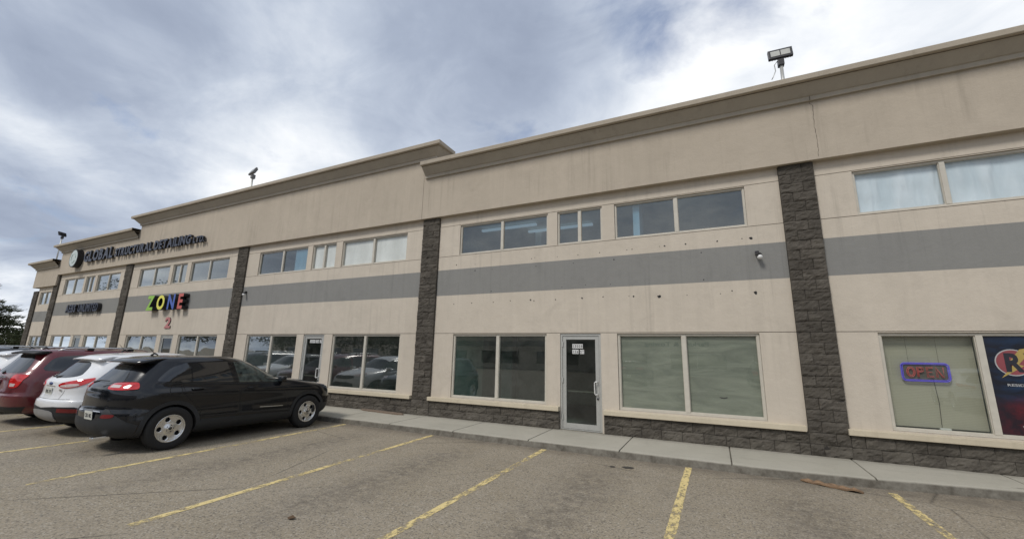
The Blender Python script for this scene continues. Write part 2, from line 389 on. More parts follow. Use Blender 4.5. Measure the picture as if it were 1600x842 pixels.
def curb_y(x):
    pts = [(-60, -1.5), (.6, -1.5), (2.0, -1.36), (3.7, -1.04), (12, -.98)]
    for (a, b), (c, d) in zip(pts, pts[1:]):
        if x <= c: return b+(d-b)*(x-a)/(c-a)
    return -.98
joints = [x*1.0 for x in (-40,)] + [-1.70-1.82*k for k in range(1, 21)] + [-1.70, .13, 2.02, 3.88, 5.7, 7.5, 9.3, 11.1]
joints = sorted(joints)
bm = bmesh.new(); prevrow = None
xs = []
x = -40.0
while x < 11.2: xs.append((x, 0)); x += .06
for j in joints: xs += [(j-.013, 1), (j-.006, 2), (j+.006, 2), (j+.013, 1)]
xs.sort()
for x, g in xs:
    yb = curb_y(x)
    ch = .022*max(0, noise.noise(Vector((x*2.2, 0, 3)))+.05)+.008*noise.noise(Vector((x*9, 1, 3)))
    ch += .05*max(0, noise.noise(Vector((x*.8, 5, 3)))-.28)
    dz = -.03 if g == 2 else 0
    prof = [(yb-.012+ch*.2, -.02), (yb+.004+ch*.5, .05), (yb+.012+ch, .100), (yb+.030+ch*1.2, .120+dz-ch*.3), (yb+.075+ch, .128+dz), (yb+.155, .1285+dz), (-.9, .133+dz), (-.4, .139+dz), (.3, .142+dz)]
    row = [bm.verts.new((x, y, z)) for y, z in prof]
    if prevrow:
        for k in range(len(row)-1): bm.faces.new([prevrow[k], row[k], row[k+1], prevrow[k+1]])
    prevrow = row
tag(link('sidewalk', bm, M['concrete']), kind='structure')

lbl = {2.18: 'worn stall line nearest the right edge, meeting the kerb by the brown board',
       -.47: 'yellow stall line running down to the bottom edge in front of the frosted window',
       -3.08: 'heavily flaked yellow stall line in front of the glass door',
       -5.68: 'long yellow stall line with a crack beside it, second line right of the black SUV',
       -8.38: 'yellow stall line just beside the black SUV', -11.05: 'yellow stall line between the black and the white SUV',
       -13.62: 'yellow stall line between the white and the maroon SUV', -16.3: 'yellow stall line left of the maroon SUV'}
for x0, lab in lbl.items():
    sk = .42 if x0 < -4 else .12 if x0 < -1 else -.03
    if x0 < -10: sk = .35
    bm = bmesh.new(); prev = None; N = 110
    for i in range(N+1):
        t = i/N; y = -1.56-5.55*t; xx = x0-.14+sk*t*.75 if x0 < -4 else x0-.06+sk*t
        wd = .052+.006*noise.noise(Vector((y*6, x0, 0)))
        e1, e2 = .006*noise.noise(Vector((y*25, x0, 1))), .006*noise.noise(Vector((y*25, x0, 7)))
        row = [bm.verts.new((xx-wd+e1, y, .004)), bm.verts.new((xx+wd+e2, y, .004))]
        if prev: bm.faces.new([prev[0], row[0], row[1], prev[1]])
        prev = row
    tag(link('parking_line', bm, M['line']), lab, 'stall line', 'yellow parking stall lines')

def blob(name, cx, cy, rx, ry, z, mat, lab, cat, seed):
    bm = bmesh.new(); n = 40
    vs = [bm.verts.new((cx+rx*(1+.45*noise.noise(Vector((math.cos(a)*1.7, math.sin(a)*1.7, seed))))*math.cos(a), cy+ry*(1+.5*noise.noise(Vector((math.cos(a)*2, math.sin(a)*2, seed+9))))*math.sin(a), z)) for a in [2*math.pi*k/n for k in range(n)]]
    bm.faces.new(vs); return tag(link(name, bm, mat), lab, cat)
blob('oil_stain', -1.43, -2.1, .10, .07, .004, M['stain'], 'small round black oil stain near the kerb', 'stain', 1)
blob('oil_spot', -1.68, -2.17, .045, .05, .004, M['stain'], 'tiny dark spot just left of the round oil stain', 'stain', 4)
# leaf
bm = bmesh.new()
vs = [bm.verts.new((-4.26+a, -6.2+b, .006+c)) for a, b, c in ((-.06, 0, .0), (-.02, .035, .022), (.05, .02, .008), (.06, -.01, .02), (.0, -.035, .003))]
bm.faces.new(vs); tag(link('dead_leaf', bm, M['leaf']), 'curled dark brown dead leaf lying on the asphalt', 'leaf')
# loose grit gathered along the gutter and scattered over the lot
rg = random.Random(21); bm = bmesh.new()
for i in range(1500):
    near = rg.random() < .72
    gx = rg.uniform(-9, 6); gy = curb_y(gx)-abs(rg.gauss(0, .10))-.005 if near else rg.uniform(-7.5, -1.7)
    s_ = rg.uniform(.003, .009) if near else rg.uniform(.002, .006)
    P_ = [bm.verts.new((gx+s_*rg.uniform(.6, 1.3)*a, gy+s_*rg.uniform(.6, 1.3)*b, s_*rg.uniform(.3, .9)*c)) for a, b, c in ((1, 0, 0), (-.5, .9, 0), (-.5, -.9, 0), (0, 0, 1.4))]
    for f in ((0, 1, 3), (1, 2, 3), (2, 0, 3)): bm.faces.new([P_[k] for k in f])
tag(link('gutter_grit', bm, plain('grit', (.24, .205, .16), .95, 0, .3)), kind='stuff', label='loose grit and small stones scattered along the gutter', cat='grit')
# splintered board at the kerb
def slab_strip(name, p0, p1, wid, thick, mat, lab, cat, seed, rag=.3, curl=0, zb=.0):
    bm = bmesh.new(); d = Vector(p1)-Vector(p0); L = d.length; d.normalize(); s = Vector((-d.y, d.x, 0)); N = 30; prev = None
    for i in range(N+1):
        t = i/N; e = min(1, min(t, 1-t)*7+.25)
        c = Vector(p0)+d*L*t
        a = wid/2*e*(1+rag*noise.noise(Vector((t*9, seed, 0)))); b = wid/2*e*(1+rag*noise.noise(Vector((t*9, seed, 5))))
        h = zb+curl*abs(noise.noise(Vector((t*4, seed, 2)))); h2 = zb+curl*abs(noise.noise(Vector((t*5, seed, 8))))
        mid = c+Vector((0, 0, h+thick+curl*.5*noise.noise(Vector((t*11, seed, 3)))))
        row = [bm.verts.new(c-s*a+Vector((0, 0, h))), bm.verts.new(c-s*a+Vector((0, 0, h+thick))), bm.verts.new(mid), bm.verts.new(c+s*b+Vector((0, 0, h2+thick))), bm.verts.new(c+s*b+Vector((0, 0, h2)))]
        if prev:
            for k in range(4): bm.faces.new([prev[k], row[k], row[k+1], prev[k+1]])
            bm.faces.new([prev[4], row[4], row[0], prev[0]])
        else: bm.faces.new(row)
        prev = row
    bm.faces.new(prev); return tag(link(name, bm, mat), lab, cat)
slab_strip('wooden_board', (1.06, -1.47, .0), (1.74, -1.80, .0), .13, .02, M['wood'], 'splintered brown wooden board lying on the asphalt against the kerb', 'board', 3, .5, .05, .004)
slab_strip('flat_plank', (-9.4, -.16, .0), (-7.75, -.30, .0), .17, .035, M['mat'], 'flat brown plank on the sidewalk against the stone base', 'plank', 8, .15, .01, .14)

# ------------------------------------------------------------------ the building
bld = tag(empty('commercial_building', (-13, 6, .14)), 'long two storey beige stucco building with dark stone columns and a grey band', 'building')
def B(name, bm, mats, parent=None, smooth=False, recalc=True):
    o = link(name, bm, mats, None, smooth, recalc=recalc)
    p = parent or bld
    o.parent = p
    if p is bld: o.matrix_parent_inverse = Matrix.Translation(-Vector(bld.location))
    return o
ZS, ZJ, ZB0, ZB1, ZU0, ZU1, ZO = .645, 2.346, 3.411, 4.155, 4.556, 5.452, 5.76
G = .012
def wall_grid(x0, x1, zs, openings, grooves_h, band, rev=.14, gv=()):
    """stucco wall in the plane y=0 with real openings and recessed joints"""
    X = {x0, x1}; Z = {zs[0], zs[1], band[0], band[1]}
    for a, b, c, d in openings: X |= {a, b}; Z |= {c, d}
    for g in grooves_h: Z |= {g, g+G}
    for g in gv: X |= {g[0], g[0]+G}; Z |= {g[1], g[2]}
    X = sorted(X); Z = sorted(z for z in Z if zs[0] <= z <= zs[1]); bm = bmesh.new()
    def state(i, k):
        if not (0 <= i < len(X)-1 and 0 <= k < len(Z)-1): return ('edge', .2)
        cx, cz = (X[i]+X[i+1])/2, (Z[k]+Z[k+1])/2
        for a, b, c, d in openings:
            if a < cx < b and c < cz < d: return ('open', rev)
        for g in grooves_h:
            if g < cz < g+G: return ('gr', .014)
        for g in gv:
            if g[0] < cx < g[0]+G and g[1] < cz < g[2]: return ('gr', .014)
        return ('w', 0)
    def q(pts, mi):
        bm.faces.new([bm.verts.new(p) for p in pts]).material_index = mi
    for i in range(len(X)-1):
        for k in range(len(Z)-1):
            s, d = state(i, k); cz = (Z[k]+Z[k+1])/2
            mi = 1 if band[0] < cz < band[1] else 0
            if s == 'open': continue
            a, b, c, e = X[i], X[i+1], Z[k], Z[k+1]
            q([(a, d, c), (b, d, c), (b, d, e), (a, d, e)], 2 if s == 'gr' else mi)
            for di, dk, p in ((1, 0, [(b, c), (b, e)]), (-1, 0, [(a, e), (a, c)]), (0, 1, [(b, e), (a, e)]), (0, -1, [(a, c), (b, c)])):
                s2, d2 = state(i+di, k+dk)
                if d2 > d+1e-6: q([(p[0][0], d, p[0][1]), (p[1][0], d, p[1][1]), (p[1][0], d2, p[1][1]), (p[0][0], d2, p[0][1])], mi)
    return bm
def window(x0, x1, z0, z1, split=.5, mat='glass', fw=.045, mull=.085):
    y0, y1 = .035, .10; e = .004
    a, b, c, d = x0+e, x1-e, z0+e, z1-e
    bm = bmesh.new(); xm = x0+(x1-x0)*split
    box(bm, a, b, y0, y1, c, c+fw); box(bm, a, b, y0, y1, d-fw, d)
    box(bm, a, a+fw, y0+.001, y1, c+fw, d-fw); box(bm, b-fw, b, y0+.001, y1, c+fw, d-fw)
    box(bm, xm-mull/2, xm+mull/2, y0-.006, y1, c+fw, d-fw)
    # inner stop bead gives the double line a real frame shows
    for p, q_ in ((a+fw, xm-mull/2), (xm+mull/2, b-fw)):
        box(bm, p, p+.012, y0+.016, y1, c+fw, d-fw); box(bm, q_-.012, q_, y0+.016, y1, c+fw, d-fw)
        box(bm, p+.012, q_-.012, y0+.016, y1, c+fw, c+fw+.012); box(bm, p+.012, q_-.012, y0+.016, y1, d-fw-.012, d-fw)
    w_ = B('window', bm, M['frame'])
    for p, q_ in ((a+fw+.012, xm-mull/2-.012), (xm+mull/2+.012, b-fw-.012)):
        g = bmesh.new(); g.faces.new([g.verts.new(v) for v in ((p, .072, c+fw+.012), (q_, .072, c+fw+.012), (q_, .072, d-fw-.012), (p, .072, d-fw-.012))])
        link('pane', g, M[mat], w_, recalc=False)
    return w_
def sheet(name, x0, x1, z0, z1, y, mat, parent=None, wav=0):
    bm = bmesh.new(); nx, nz = (24, 10) if wav else (1, 1)
    g = [[bm.verts.new((x0+(x1-x0)*i/nx, y+wav*noise.noise(Vector(((x0+(x1-x0)*i/nx)*2.6+k*.14, k*.3, x0))), z0+(z1-z0)*k/nz)) for i in range(nx+1)] for k in range(nz+1)]
    for k in range(nz):
        for i in range(nx): bm.faces.new([g[k][i], g[k][i+1], g[k+1][i+1], g[k+1][i]])
    return B(name, bm, mat, parent, True)
FONT = None
def text_bm(s, size, depth, xscale=1.0, bold=.0):
    cu = bpy.data.curves.new('t', 'FONT'); cu.body = s; cu.size = size; cu.extrude = depth/2; cu.offset = bold; cu.resolution_u = 3
    ob = bpy.data.objects.new('t', cu); col.objects.link(ob)
    dg = bpy.context.evaluated_depsgraph_get(); me = bpy.data.meshes.new_from_object(ob.evaluated_get(dg))
    bm = bmesh.new(); bm.from_mesh(me)
    bpy.data.objects.remove(ob); bpy.data.curves.remove(cu); bpy.data.meshes.remove(me)
    if not bm.verts: return bm, 0
    mn = min(v.co.x for v in bm.verts); mx = max(v.co.x for v in bm.verts); mz = min(v.co.y for v in bm.verts)
    for v in bm.verts: v.co = Vector(((v.co.x-mn)*xscale, -v.co.z, v.co.y-mz))      # stands up, faces -y
    return bm, (mx-mn)*xscale
def put(bm, x, y, z):
    for v in bm.verts: v.co += Vector((x, y, z))
    return bm
def fit(bm, x0, x1, z0, z1):
    xs = [v.co.x for v in bm.verts]; zs = [v.co.z for v in bm.verts]; a, b, c, d = min(xs), max(xs), min(zs), max(zs)
    for v in bm.verts: v.co.x = x0+(v.co.x-a)/(b-a)*(x1-x0); v.co.z = z0+(v.co.z-c)/(d-c)*(z1-z0)
    return bm

def door(x0, x1, z1, ticket, rows, style=0):
    z0 = .15; fr = .05; bm = bmesh.new()
    box(bm, x0+.004, x0+fr, .02, .12, z0, z1-.004); box(bm, x1-fr, x1-.004, .02, .12, z0, z1-.004); box(bm, x0+fr, x1-fr, .02, .12, z1-.055, z1-.004)
    box(bm, x0+fr, x1-fr, .02, .14, z0, z0+.02)
    d = B('door', bm, M['alum'])
    a, b, c, e = x0+fr+.006, x1-fr-.006, z0+.026, z1-.062; st = .085
    bm = bmesh.new()
    box(bm, a, a+st, .035, .08, c, e); box(bm, b-st, b, .035, .08, c, e); box(bm, a+st, b-st, .036, .08, e-st*.9, e); box(bm, a+st, b-st, .036, .08, c, c+.115)
    link('door_leaf', bm, M['alum'], d)
    g = bmesh.new(); g.faces.new([g.verts.new(v) for v in ((a+st, .058, c+.115), (b-st, .058, c+.115), (b-st, .058, e-st*.9), (a+st, .058, e-st*.9))])
    link('pane', g, M['door_glass'], d, recalc=False)
    bm = bmesh.new(); hx = b-st/2-.055
    tube(bm, [(b-st/2, .03, 1.24), (b-st/2, -.03, 1.24), (hx+.02, -.035, 1.24), (hx, -.035, 1.22), (hx, -.035, .98), (hx+.02, -.035, .96), (b-st/2, -.03, .96), (b-st/2, .03, .96)], .014, 8)
    link('handle', bm, M['white_metal'], d)
    bm = bmesh.new(); box(bm, a+st, b-st, .083, .11, .985, 1.015); link('push_bar', bm, M['alum'], d)
    bm = bmesh.new(); tube(bm, [(b-st/2, .03, .86), (b-st/2, .02, .86)], .022, 12); link('lock', bm, M['dark_metal'], d)
    for hz in (.42, 1.25, 2.08):
        bm = bmesh.new(); box(bm, x0+fr-.012, x0+fr+.02, .012, .02, hz-.06, hz+.06); link('hinge', bm, M['alum'], d)
    # white address stickers with dark digits
    for ri, (s, sx_, sz) in enumerate(rows):
        xx = sx_; wch = .052
        for ch in s:
            if ch == ' ': xx += .03; continue
            bm = bmesh.new(); box(bm, xx, xx+wch-.004, .053, .056, sz, sz+.10)
            tk = link('number_sticker', bm, M['white_metal'], d)
            tb, tw = text_bm(ch, .1, .001, 1, .002); fit(tb, xx+.010 if ch != '1' else xx+.018, xx+wch-.014 if ch != '1' else xx+.03, sz+.016, sz+.084)
            put(tb, 0, .0515, 0); link('digit', tb, M['ink'], tk)
            xx += wch
    return d

# split-face blocks ------------------------------------------------------
def block_wall(spans, y, out, depth=.16, side=True):
    """spans: (x0,x1,z0,z1) of each block"""
    bm = bmesh.new(); lay = bm.loops.layers.float_color.new('tone')
    m = .0035
    for (x0, x1, z0, z1) in spans:
        a, b, c, d = x0+m, x1-m, z0+m, z1-m; far = x0 < -20
        st = .09 if far else .033
        nx = max(2, int((b-a)/st)); nz = 2 if far else 6
        seed = random.random()*100; tone = random.uniform(.80, 1.16); tilt = random.uniform(-.012, .012); tl2 = random.uniform(-.010, .010)
        g = []
        for k in range(nz+1):
            r = []
            for i in range(nx+1):
                u, v_ = i/nx, k/nz; edge = 0 if 0 < i < nx and 0 < k < nz else 1
                px, pz = a+(b-a)*u, c+(d-c)*v_
                h = .020*noise.noise(Vector((px*7, pz*12, seed)))+.016*noise.noise(Vector((px*19, pz*34, seed)))+tilt*(u-.5)*2+tl2*(v_-.5)*2
                if edge: h = h*.6-.007
                r.append(bm.verts.new((px, y-h-.012, pz)))
            g.append(r)
        fs = []
        for k in range(nz):
            for i in range(nx): fs.append(bm.faces.new([g[k][i], g[k][i+1], g[k+1][i+1], g[k+1][i]]))
        rim = [g[0][i] for i in range(nx+1)]+[g[k][nx] for k in range(1, nz+1)]+[g[nz][i] for i in range(nx-1, -1, -1)]+[g[k][0] for k in range(nz-1, 0, -1)]
        back = [bm.verts.new((v.co.x, y+depth, v.co.z)) for v in rim]
        for i in range(len(rim)):
            j = (i+1) % len(rim); fs.append(bm.faces.new([rim[j], rim[i], back[i], back[j]]))
        for f in fs:
            for l in f.loops: l[lay] = (tone, tone*.99, tone*.97, 1)
    return bm
COLS = [(1.45, 2.06), (-7.69, -7.09), (-16.83, -16.22), (-25.9, -25.25), (-34.14, -33.50), (-36.85, -36.2), (10.59, 11.2)]
CY = -.055
RH = .2005; NR = 28
doors_x = []
BAYS = [ # x0, x1, w1, door, w3, upper w1, w2, w3
 dict(x=(-7.09, 1.45), w1=(-6.45, -3.70), d=(-3.35, -2.36), w3=(-1.98, .83), u1=(-6.38, -3.68), u2=(-3.42, -2.26), u3=(-1.96, .82)),
]
def shifted(x, off, s=1.0):
    b0 = BAYS[0]; f = lambda p: x[0]+(p+7.09)*(x[1]-x[0])/8.54
    return {k: (tuple(f(p) for p in v) if k != 'x' else x) for k, v in b0.items()}
bays = [BAYS[0], shifted((-16.22, -7.69), 0), shifted((-25.25, -16.83), 0), shifted((-33.50, -25.90), 0)]
b6 = dict(x=(2.06, 10.59), w1=(2.67, 5.30), d=(5.72, 6.70), w3=(7.06, 9.90), u1=(2.66, 5.28), u2=(5.72, 6.86), u3=(7.1, 9.9))
bays.append(b6)
far = dict(x=(-36.2, -34.14))
ticket = {0: [('13008', -3.06, 1.99), ('156 ST', -3.06, 1.86)], 1: [('13004', -12.21, 2.06), ('156 ST', -11.93, 2.06)]}
for bi, b in enumerate(bays):
    x0, x1 = b['x']
    ops = [(*b['w1'], ZS+.02, 2.332), (*b['d'], .14, 2.335), (*b['w3'], ZS+.02, 2.332), (*b['u1'], ZU0+.012, ZU1-.002), (*b['u2'], ZU0+.012, ZU1-.002), (*b['u3'], ZU0+.012, ZU1-.002)]
    gv = []
    bm = wall_grid(x0, x1, (.14, ZO), ops, [ZJ, ZU0-G, ZU1+.01], (ZB0, ZB1), gv=gv)
    B('wall', bm, [M['stucco'], M['band'], M['groove']])
    for k, mt in (('w1', 'glass_clear' if bi == 4 else 'glass_wavy' if bi == 2 else 'glass_refl' if bi in (1, 3) else 'glass'), ('w3', 'glass_clear' if bi == 0 else 'glass_wavy' if bi == 2 else 'glass_refl' if bi in (1, 3) else 'glass')): window(*b[k], ZS+.02, 2.332, .5, mt)
    for k in ('u1', 'u2', 'u3'): window(*b[k], ZU0+.012, ZU1-.002, .5, 'glass_up_clear' if (bi == 4 or (bi == 1 and k != 'u1')) else 'glass_up', .035, .075)
    door(*b['d'], 2.335, None, ticket.get(bi, []))
    # sills and stone base on each side of the door
    for (a, c) in ((x0, b['d'][0]-.01), (b['d'][1]+.05, x1)):
        bm = bmesh.new(); a2, c2 = (a-.03 if a == x0 else a), (c-.03 if c == x1 else c)
        box(bm, a2, c2, -.125, .02, ZS-.10, ZS, bev=.012); B('window_sill', bm, M['sill'])
        sp = []; 
        for r_ in range(2):
            z0 = .14+RH*r_; xx = a - (.2 if r_ else 0)
            while xx < c:
                l_, r__ = max(xx, a), min(xx+.4, c)
                if r__-l_ > .05: sp.append((l_, r__, z0, z0+RH))
                xx += .4
        B('stone_base', block_wall(sp, CY, .02), M['stone'])
        bm = bmesh.new(); box(bm, a+.002, c-.002, CY+.012, -.001, .13, ZS-.10); B('mortar_bed', bm, M['mortar'])
    # rooms behind the glass
    for (za, zb, mt) in ((.13, 3.05, 'room' if bi in (0, 1, 4) else 'room_dark'), (3.3, 5.62, 'room')):
        bm = bmesh.new(); fs = box(bm, x0+.02, x1-.02, .16, 5.2, za, zb)
        fs[4].material_index = 0; fs[2].material_index = 0
        bmesh.ops.delete(bm, geom=[fs[2]], context='FACES')
        fs[4].material_index = 1
        B('interior_room', bm, [M[mt], M['room_floor']])
    # inner lining of the front wall, keeps light out except by the windows
    bm = wall_grid(x0, x1, (.14, ZO), ops, [], (ZB0, ZB1), rev=.01)
    for v in bm.verts: v.co.y += .145
    B('inner_lining', bm, [M['room'], M['room'], M['room']])
# columns
for ci, (a, b) in enumerate(COLS):
    sp = []
    for r_ in range(NR):
        z0 = .14+RH*r_; z1 = z0+RH
        if r_ == NR-1: z1 = 5.752
        if ci == 5 and z0 > 4.9: break
        m_ = a+(b-a)*(.66 if r_ % 2 else .34)
        sp += [(a, m_, z0, z1), (m_, b, z0, z1)]
    zt = sp[-1][3]
    B('stone_column', block_wall(sp, CY, .02, .05 if ci < 5 else .3), M['stone'])
    bm = bmesh.new(); box(bm, a+.004, b-.004, CY+.012, .1, .13, zt-.003); B('mortar_bed', bm, M['mortar'])
# far low bay
bm = wall_grid(-36.2, -34.14, (.14, 5.2), [(-35.95, -34.35, .66, 2.30), (-35.95, -34.45, 4.10, 4.86)], [2.31], (3.12, 3.72)); B('wall', bm, [M['stucco'], M['band'], M['groove']])
window(-35.95, -34.35, .66, 2.30); window(-35.95, -34.45, 4.10, 4.86, .5, 'glass_up', .035, .06)
bm = bmesh.new(); fs = box(bm, -36.18, -34.16, .16, 5.2, .13, 5.15); bmesh.ops.delete(bm, geom=[fs[2]], context='FACES'); B('interior_room', bm, M['room_dark'])
sp = [(x, x+.4, .14+RH*r_, .14+RH*(r_+1)) for r_ in range(2) for x in [-36.2+.4*k for k in range(5)]]
B('stone_base', block_wall(sp, CY, .02), M['stone'])
# parapets with cornices ---------------------------------------------------
def parapet(x0, x1, top, left_end, right_end, zb=ZO, xl=None, xr=None, stepL=None, seams=()):
    bm = bmesh.new(); xl = x0 if xl is None else xl; xr = x1 if xr is None else xr
    box(bm, x0, x1, -.15, .35, zb, top-.06)
    if stepL: pass
    p = B('parapet', bm, M['parapet'])
    # cornice profile: bead, cove, cap   (projection, height below top)
    prof = [(0, -.44), (.055, -.435), (.06, -.35), (.085, -.335), (.27, -.135), (.275, -.13)]
    cap = [(.262, -.130), (.335, -.128), (.35, -.115), (.352, -.012), (.34, 0), (-.5, .0)]
    for nm, pr, mt in (('cornice', prof, 'cornice'), ('cap', cap, 'cap')):
        bm = bmesh.new(); prev = None
        # a path: back-left, front-left, front-right, back-right with mitred corners
        path = []
        if left_end: path.append((-1, 0))
        path += [(0, 0), (1, 0)]
        if right_end: path.append((2, 0))
        nseg = max(2, int((x1-x0)/1.2))
        for (pi_, _) in path:
            sub = [pi_] if pi_ != 1 else [k/nseg for k in range(1, nseg+1)]
            for t in sub:
                row = []
                for (o, z) in pr:
                    wob = .006*noise.noise(Vector((t*(x1-x0)*.6, z, 2))) if 0 < t < 1 else 0
                    oo = o
                    if t == -1: c = (xl-oo, .35)
                    elif t == 0: c = (xl-(oo if left_end else 0), -.15-oo)
                    elif t == 2: c = (xr+oo, .35)
                    elif t == 1: c = (xr+(oo if right_end else 0), -.15-oo)
                    else: c = (xl+(xr-xl)*t, -.15-oo)
                    if o < 0: c = (c[0], .3)
                    row.append(bm.verts.new((c[0], c[1], top+z+wob)))
                if prev:
                    for k in range(len(row)-1): bm.faces.new([prev[k], row[k], row[k+1], prev[k+1]])
                prev = row
        for f in bm.faces: f.normal_update()
        link(nm, bm, M[mt], p).matrix_parent_inverse = p.matrix_world.inverted() if False else Matrix.Identity(4)
    bm = bmesh.new()
    for sx_ in seams: box(bm, sx_-.005, sx_+.005, -.155, -.14, zb+.002, top-.45)
    if seams: link('expansion_joint', bm, M['groove'], p)
    bm = bmesh.new()   # drip shadow under the cap, drawn in as a dark strip
    box(bm, xl-(.27 if left_end else 0), xr+(.27 if right_end else 0), -.15-.277, -.13, top-.142, top-.129); link('drip_shadow_strip', bm, M['groove'], p)
    return p
# low section with its right neighbour, tall middle section, section over the company sign, far section
parapet(-7.70, 11.2, 7.47, False, True, xl=-7.62)
parapet(-24.95, -7.705, 8.07, True, True, xl=-24.95, xr=-7.30)
bm = bmesh.new(); box(bm, -7.703, -7.30, -.149, .33, 7.40, 8.0); B('parapet_step', bm, M['parapet'])
parapet(-33.62, -24.955, 7.45, True, False)
parapet(-36.85, -33.625, 6.64, True, False, zb=5.15)
bm = bmesh.new(); box(bm, -7.709, -7.701, -.153, -.14, ZO+.003, 7.03); B('expansion_joint', bm, M['groove'])
# hairline crack in the low parapet above the right hand column
def crack(pts, wd, y):
    bm = bmesh.new(); prev = None; rnd = random.Random(3)
    P = []
    for (a, b), (c, d) in zip(pts, pts[1:]):
        for k in range(8): P.append((a+(c-a)*k/8+rnd.uniform(-.008, .008), b+(d-b)*k/8))
    for x, z in P:
        w_ = wd*rnd.uniform(.4, 1.2); row = [bm.verts.new((x-w_, y, z)), bm.verts.new((x+w_, y, z))]
        if prev: bm.faces.new([prev[0], row[0], row[1], prev[1]])
        prev = row
    return bm
B('stucco_crack', crack([(2.12, 7.03), (2.125, 6.98), (2.165, 6.95), (2.15, 6.5), (2.16, 6.1), (2.15, 5.77)], .005, -.1525), M['groove'])
bm = bmesh.new(); box(bm, 2.117, 2.127, -.22, -.14, 7.035, 7.34); B('expansion_joint', bm, M['groove'])
# roof, back and side walls
bm = bmesh.new(); box(bm, -36.8, 11.15, .25, 22, 6.0, 6.2); B('roof', bm, M['roof'])
bm = bmesh.new(); box(bm, 11.0, 11.2, .15, 22, .0, 7.4); box(bm, -36.85, -36.65, .15, 22, 0, 6.5); box(bm, -36.6, 11, 21.8, 22, 0, 7); B('outer_wall', bm, M['stucco'])
bm = bmesh.new(); box(bm, -36.6, 11.0, 5.3, 5.4, 0, 6.0); B('rear_partition', bm, M['room_dark'])

# things behind the glass
def ins(name, x0, x1, z0, z1, y, mat, wav=0): return sheet(name, x0, x1, z0, z1, y, M[mat], None, wav)
b = bays[0]; ins('window_film', -1.95, .80, .70, 2.30, .105, 'film', .004)
bm = bmesh.new(); vs = [bm.verts.new(p) for p in ((.02, .1005, 1.05), (.06, .1005, 1.028), (.12, .1005, 1.022), (.18, .1005, 1.045), (.17, .1005, 1.06), (.11, .1005, 1.042), (.06, .1005, 1.05))]
bm.faces.new(vs); B('torn_hole', bm, M['ink'])
bm = bmesh.new(); box(bm, -5.75, -5.40, 1.6, 1.95, .14, 3.0); B('interior_pillar', bm, M['room_dark'])
bm = bmesh.new(); box(bm, -6.9, -6.62, .17, 2.0, .14, 3.0); B('interior_wall', bm, M['paper'])
b = bays[1]; ins('window_paper', *[b['u3'][0]+.04, b['u3'][1]-.04], ZU0+.04, ZU1-.03, .105, 'paper', .004)
ins('window_paper', b['u2'][0]+.04, b['u2'][1]-.04, ZU0+.04, ZU1-.03, .105, 'paper', .004)
ins('window_paper', b['u1'][0]+1.95, b['u1'][1]-.04, ZU0+.04, ZU1-.03, .105, 'paper', .004)
b = bays[4]; ins('curtain', 2.70, 5.25, ZU0+.03, ZU1-.03, .13, 'fabric', .02)
ins('venetian_blind', 2.71, 3.95, .74, 2.30, .19, 'blinds')
bm = bmesh.new(); box(bm, 3.33, 3.47, .13, .17, .70, .75); B('window_note', bm, M['white_metal'])
# upper rooms: ceiling light strips seen in the left window
for (xa, xb, yy) in ((-6.2, -4.4, .9), (-4.9, -2.9, 1.5)):
    bm = bmesh.new(); box(bm, xa, xb, yy, yy+.10, 5.50, 5.56); B('ceiling_light', bm, M['tube_white'])
bm = bmesh.new(); box(bm, -4.7, -4.5, 1.6, 1.9, 3.3, 5.6); box(bm, -1.55, -1.40, .17, .8, 3.3, 5.6); B('interior_pillar', bm, M['paper'])
bm = bmesh.new(); box(bm, -32.4, -31.9, .2, .25, .7, 2.0); B('window_note', bm, M['paper'])
# round pink decal, shop signs in the far windows
bm = bmesh.new(); vs = [bm.verts.new((-27.2+.42*math.cos(a), .105, 1.45+.42*math.sin(a))) for a in [2*math.pi*k/28 for k in range(28)]]; bm.faces.new(vs); B('window_decal', bm, M['pink'])
ins('window_poster', -32.0, -31.0, 1.0, 2.1, .11, 'paper'); ins('window_poster', -29.1, -28.0, 1.6, 2.2, .11, 'blinds')

# poster in the right window
def poster_mat():
    n = NT('printed_poster'); sx_ = n.n.new('ShaderNodeSeparateXYZ'); n.l(n.tc.outputs['Object'], sx_.inputs[0])
    w_ = n.noise(1, 6, .6, n.mapping((2.2, 1, 5.5), rot=(0, R(-25), 0)), 1.5)
    c = n.mix(n.ramp(w_, [(.42, 0), (.75, 1)]), (.006, .008, .016), (.012, .04, .10))
    rd = n.mix(n.ramp(n.noise(2.2, 5, .7), [(.4, 0), (.75, 1)]), (.02, .006, .012), (.20, .012, .018))
    c = n.mix(n.ramp(sx_.outputs[2], [(.0, 1), (.45, 1), (.56, 0)]), c, rd) if False else n.mix(n.ramp(n.math('MULTIPLY', sx_.outputs[2], .5), [(.55, 1), (.68, 0)]), c, rd)
    c = n.mix(n.ramp(n.math('SUBTRACT', sx_.outputs[0], 3.9), [(.1, .75), (.45, 0)]), c, (.012, .012, .02))
    return n.set(Base_Color=c, Roughness=.35)
M['poster'] = poster_mat()
pz = B('window_poster', (lambda bm: (bm.faces.new([bm.verts.new(v) for v in ((4.04, .069, .73), (5.22, .069, .73), (5.22, .069, 2.27), (4.04, .069, 2.27))]), bm)[1])(bmesh.new()), M['poster'])
def disc(name, cx, cz, r, y, mat, parent, n=36, z=1.0):
    bm = bmesh.new(); bm.faces.new([bm.verts.new((cx+r*math.cos(2*math.pi*k/n), y, cz+r*z*math.sin(2*math.pi*k/n))) for k in range(n)]); return link(name, bm, mat, parent)
M['p_red'] = plain('poster_red', (.28, .07, .08), .4); M['p_yel'] = plain('poster_gold', (.45, .33, .10), .4); M['p_white'] = plain('poster_white', (.45, .45, .45), .4)
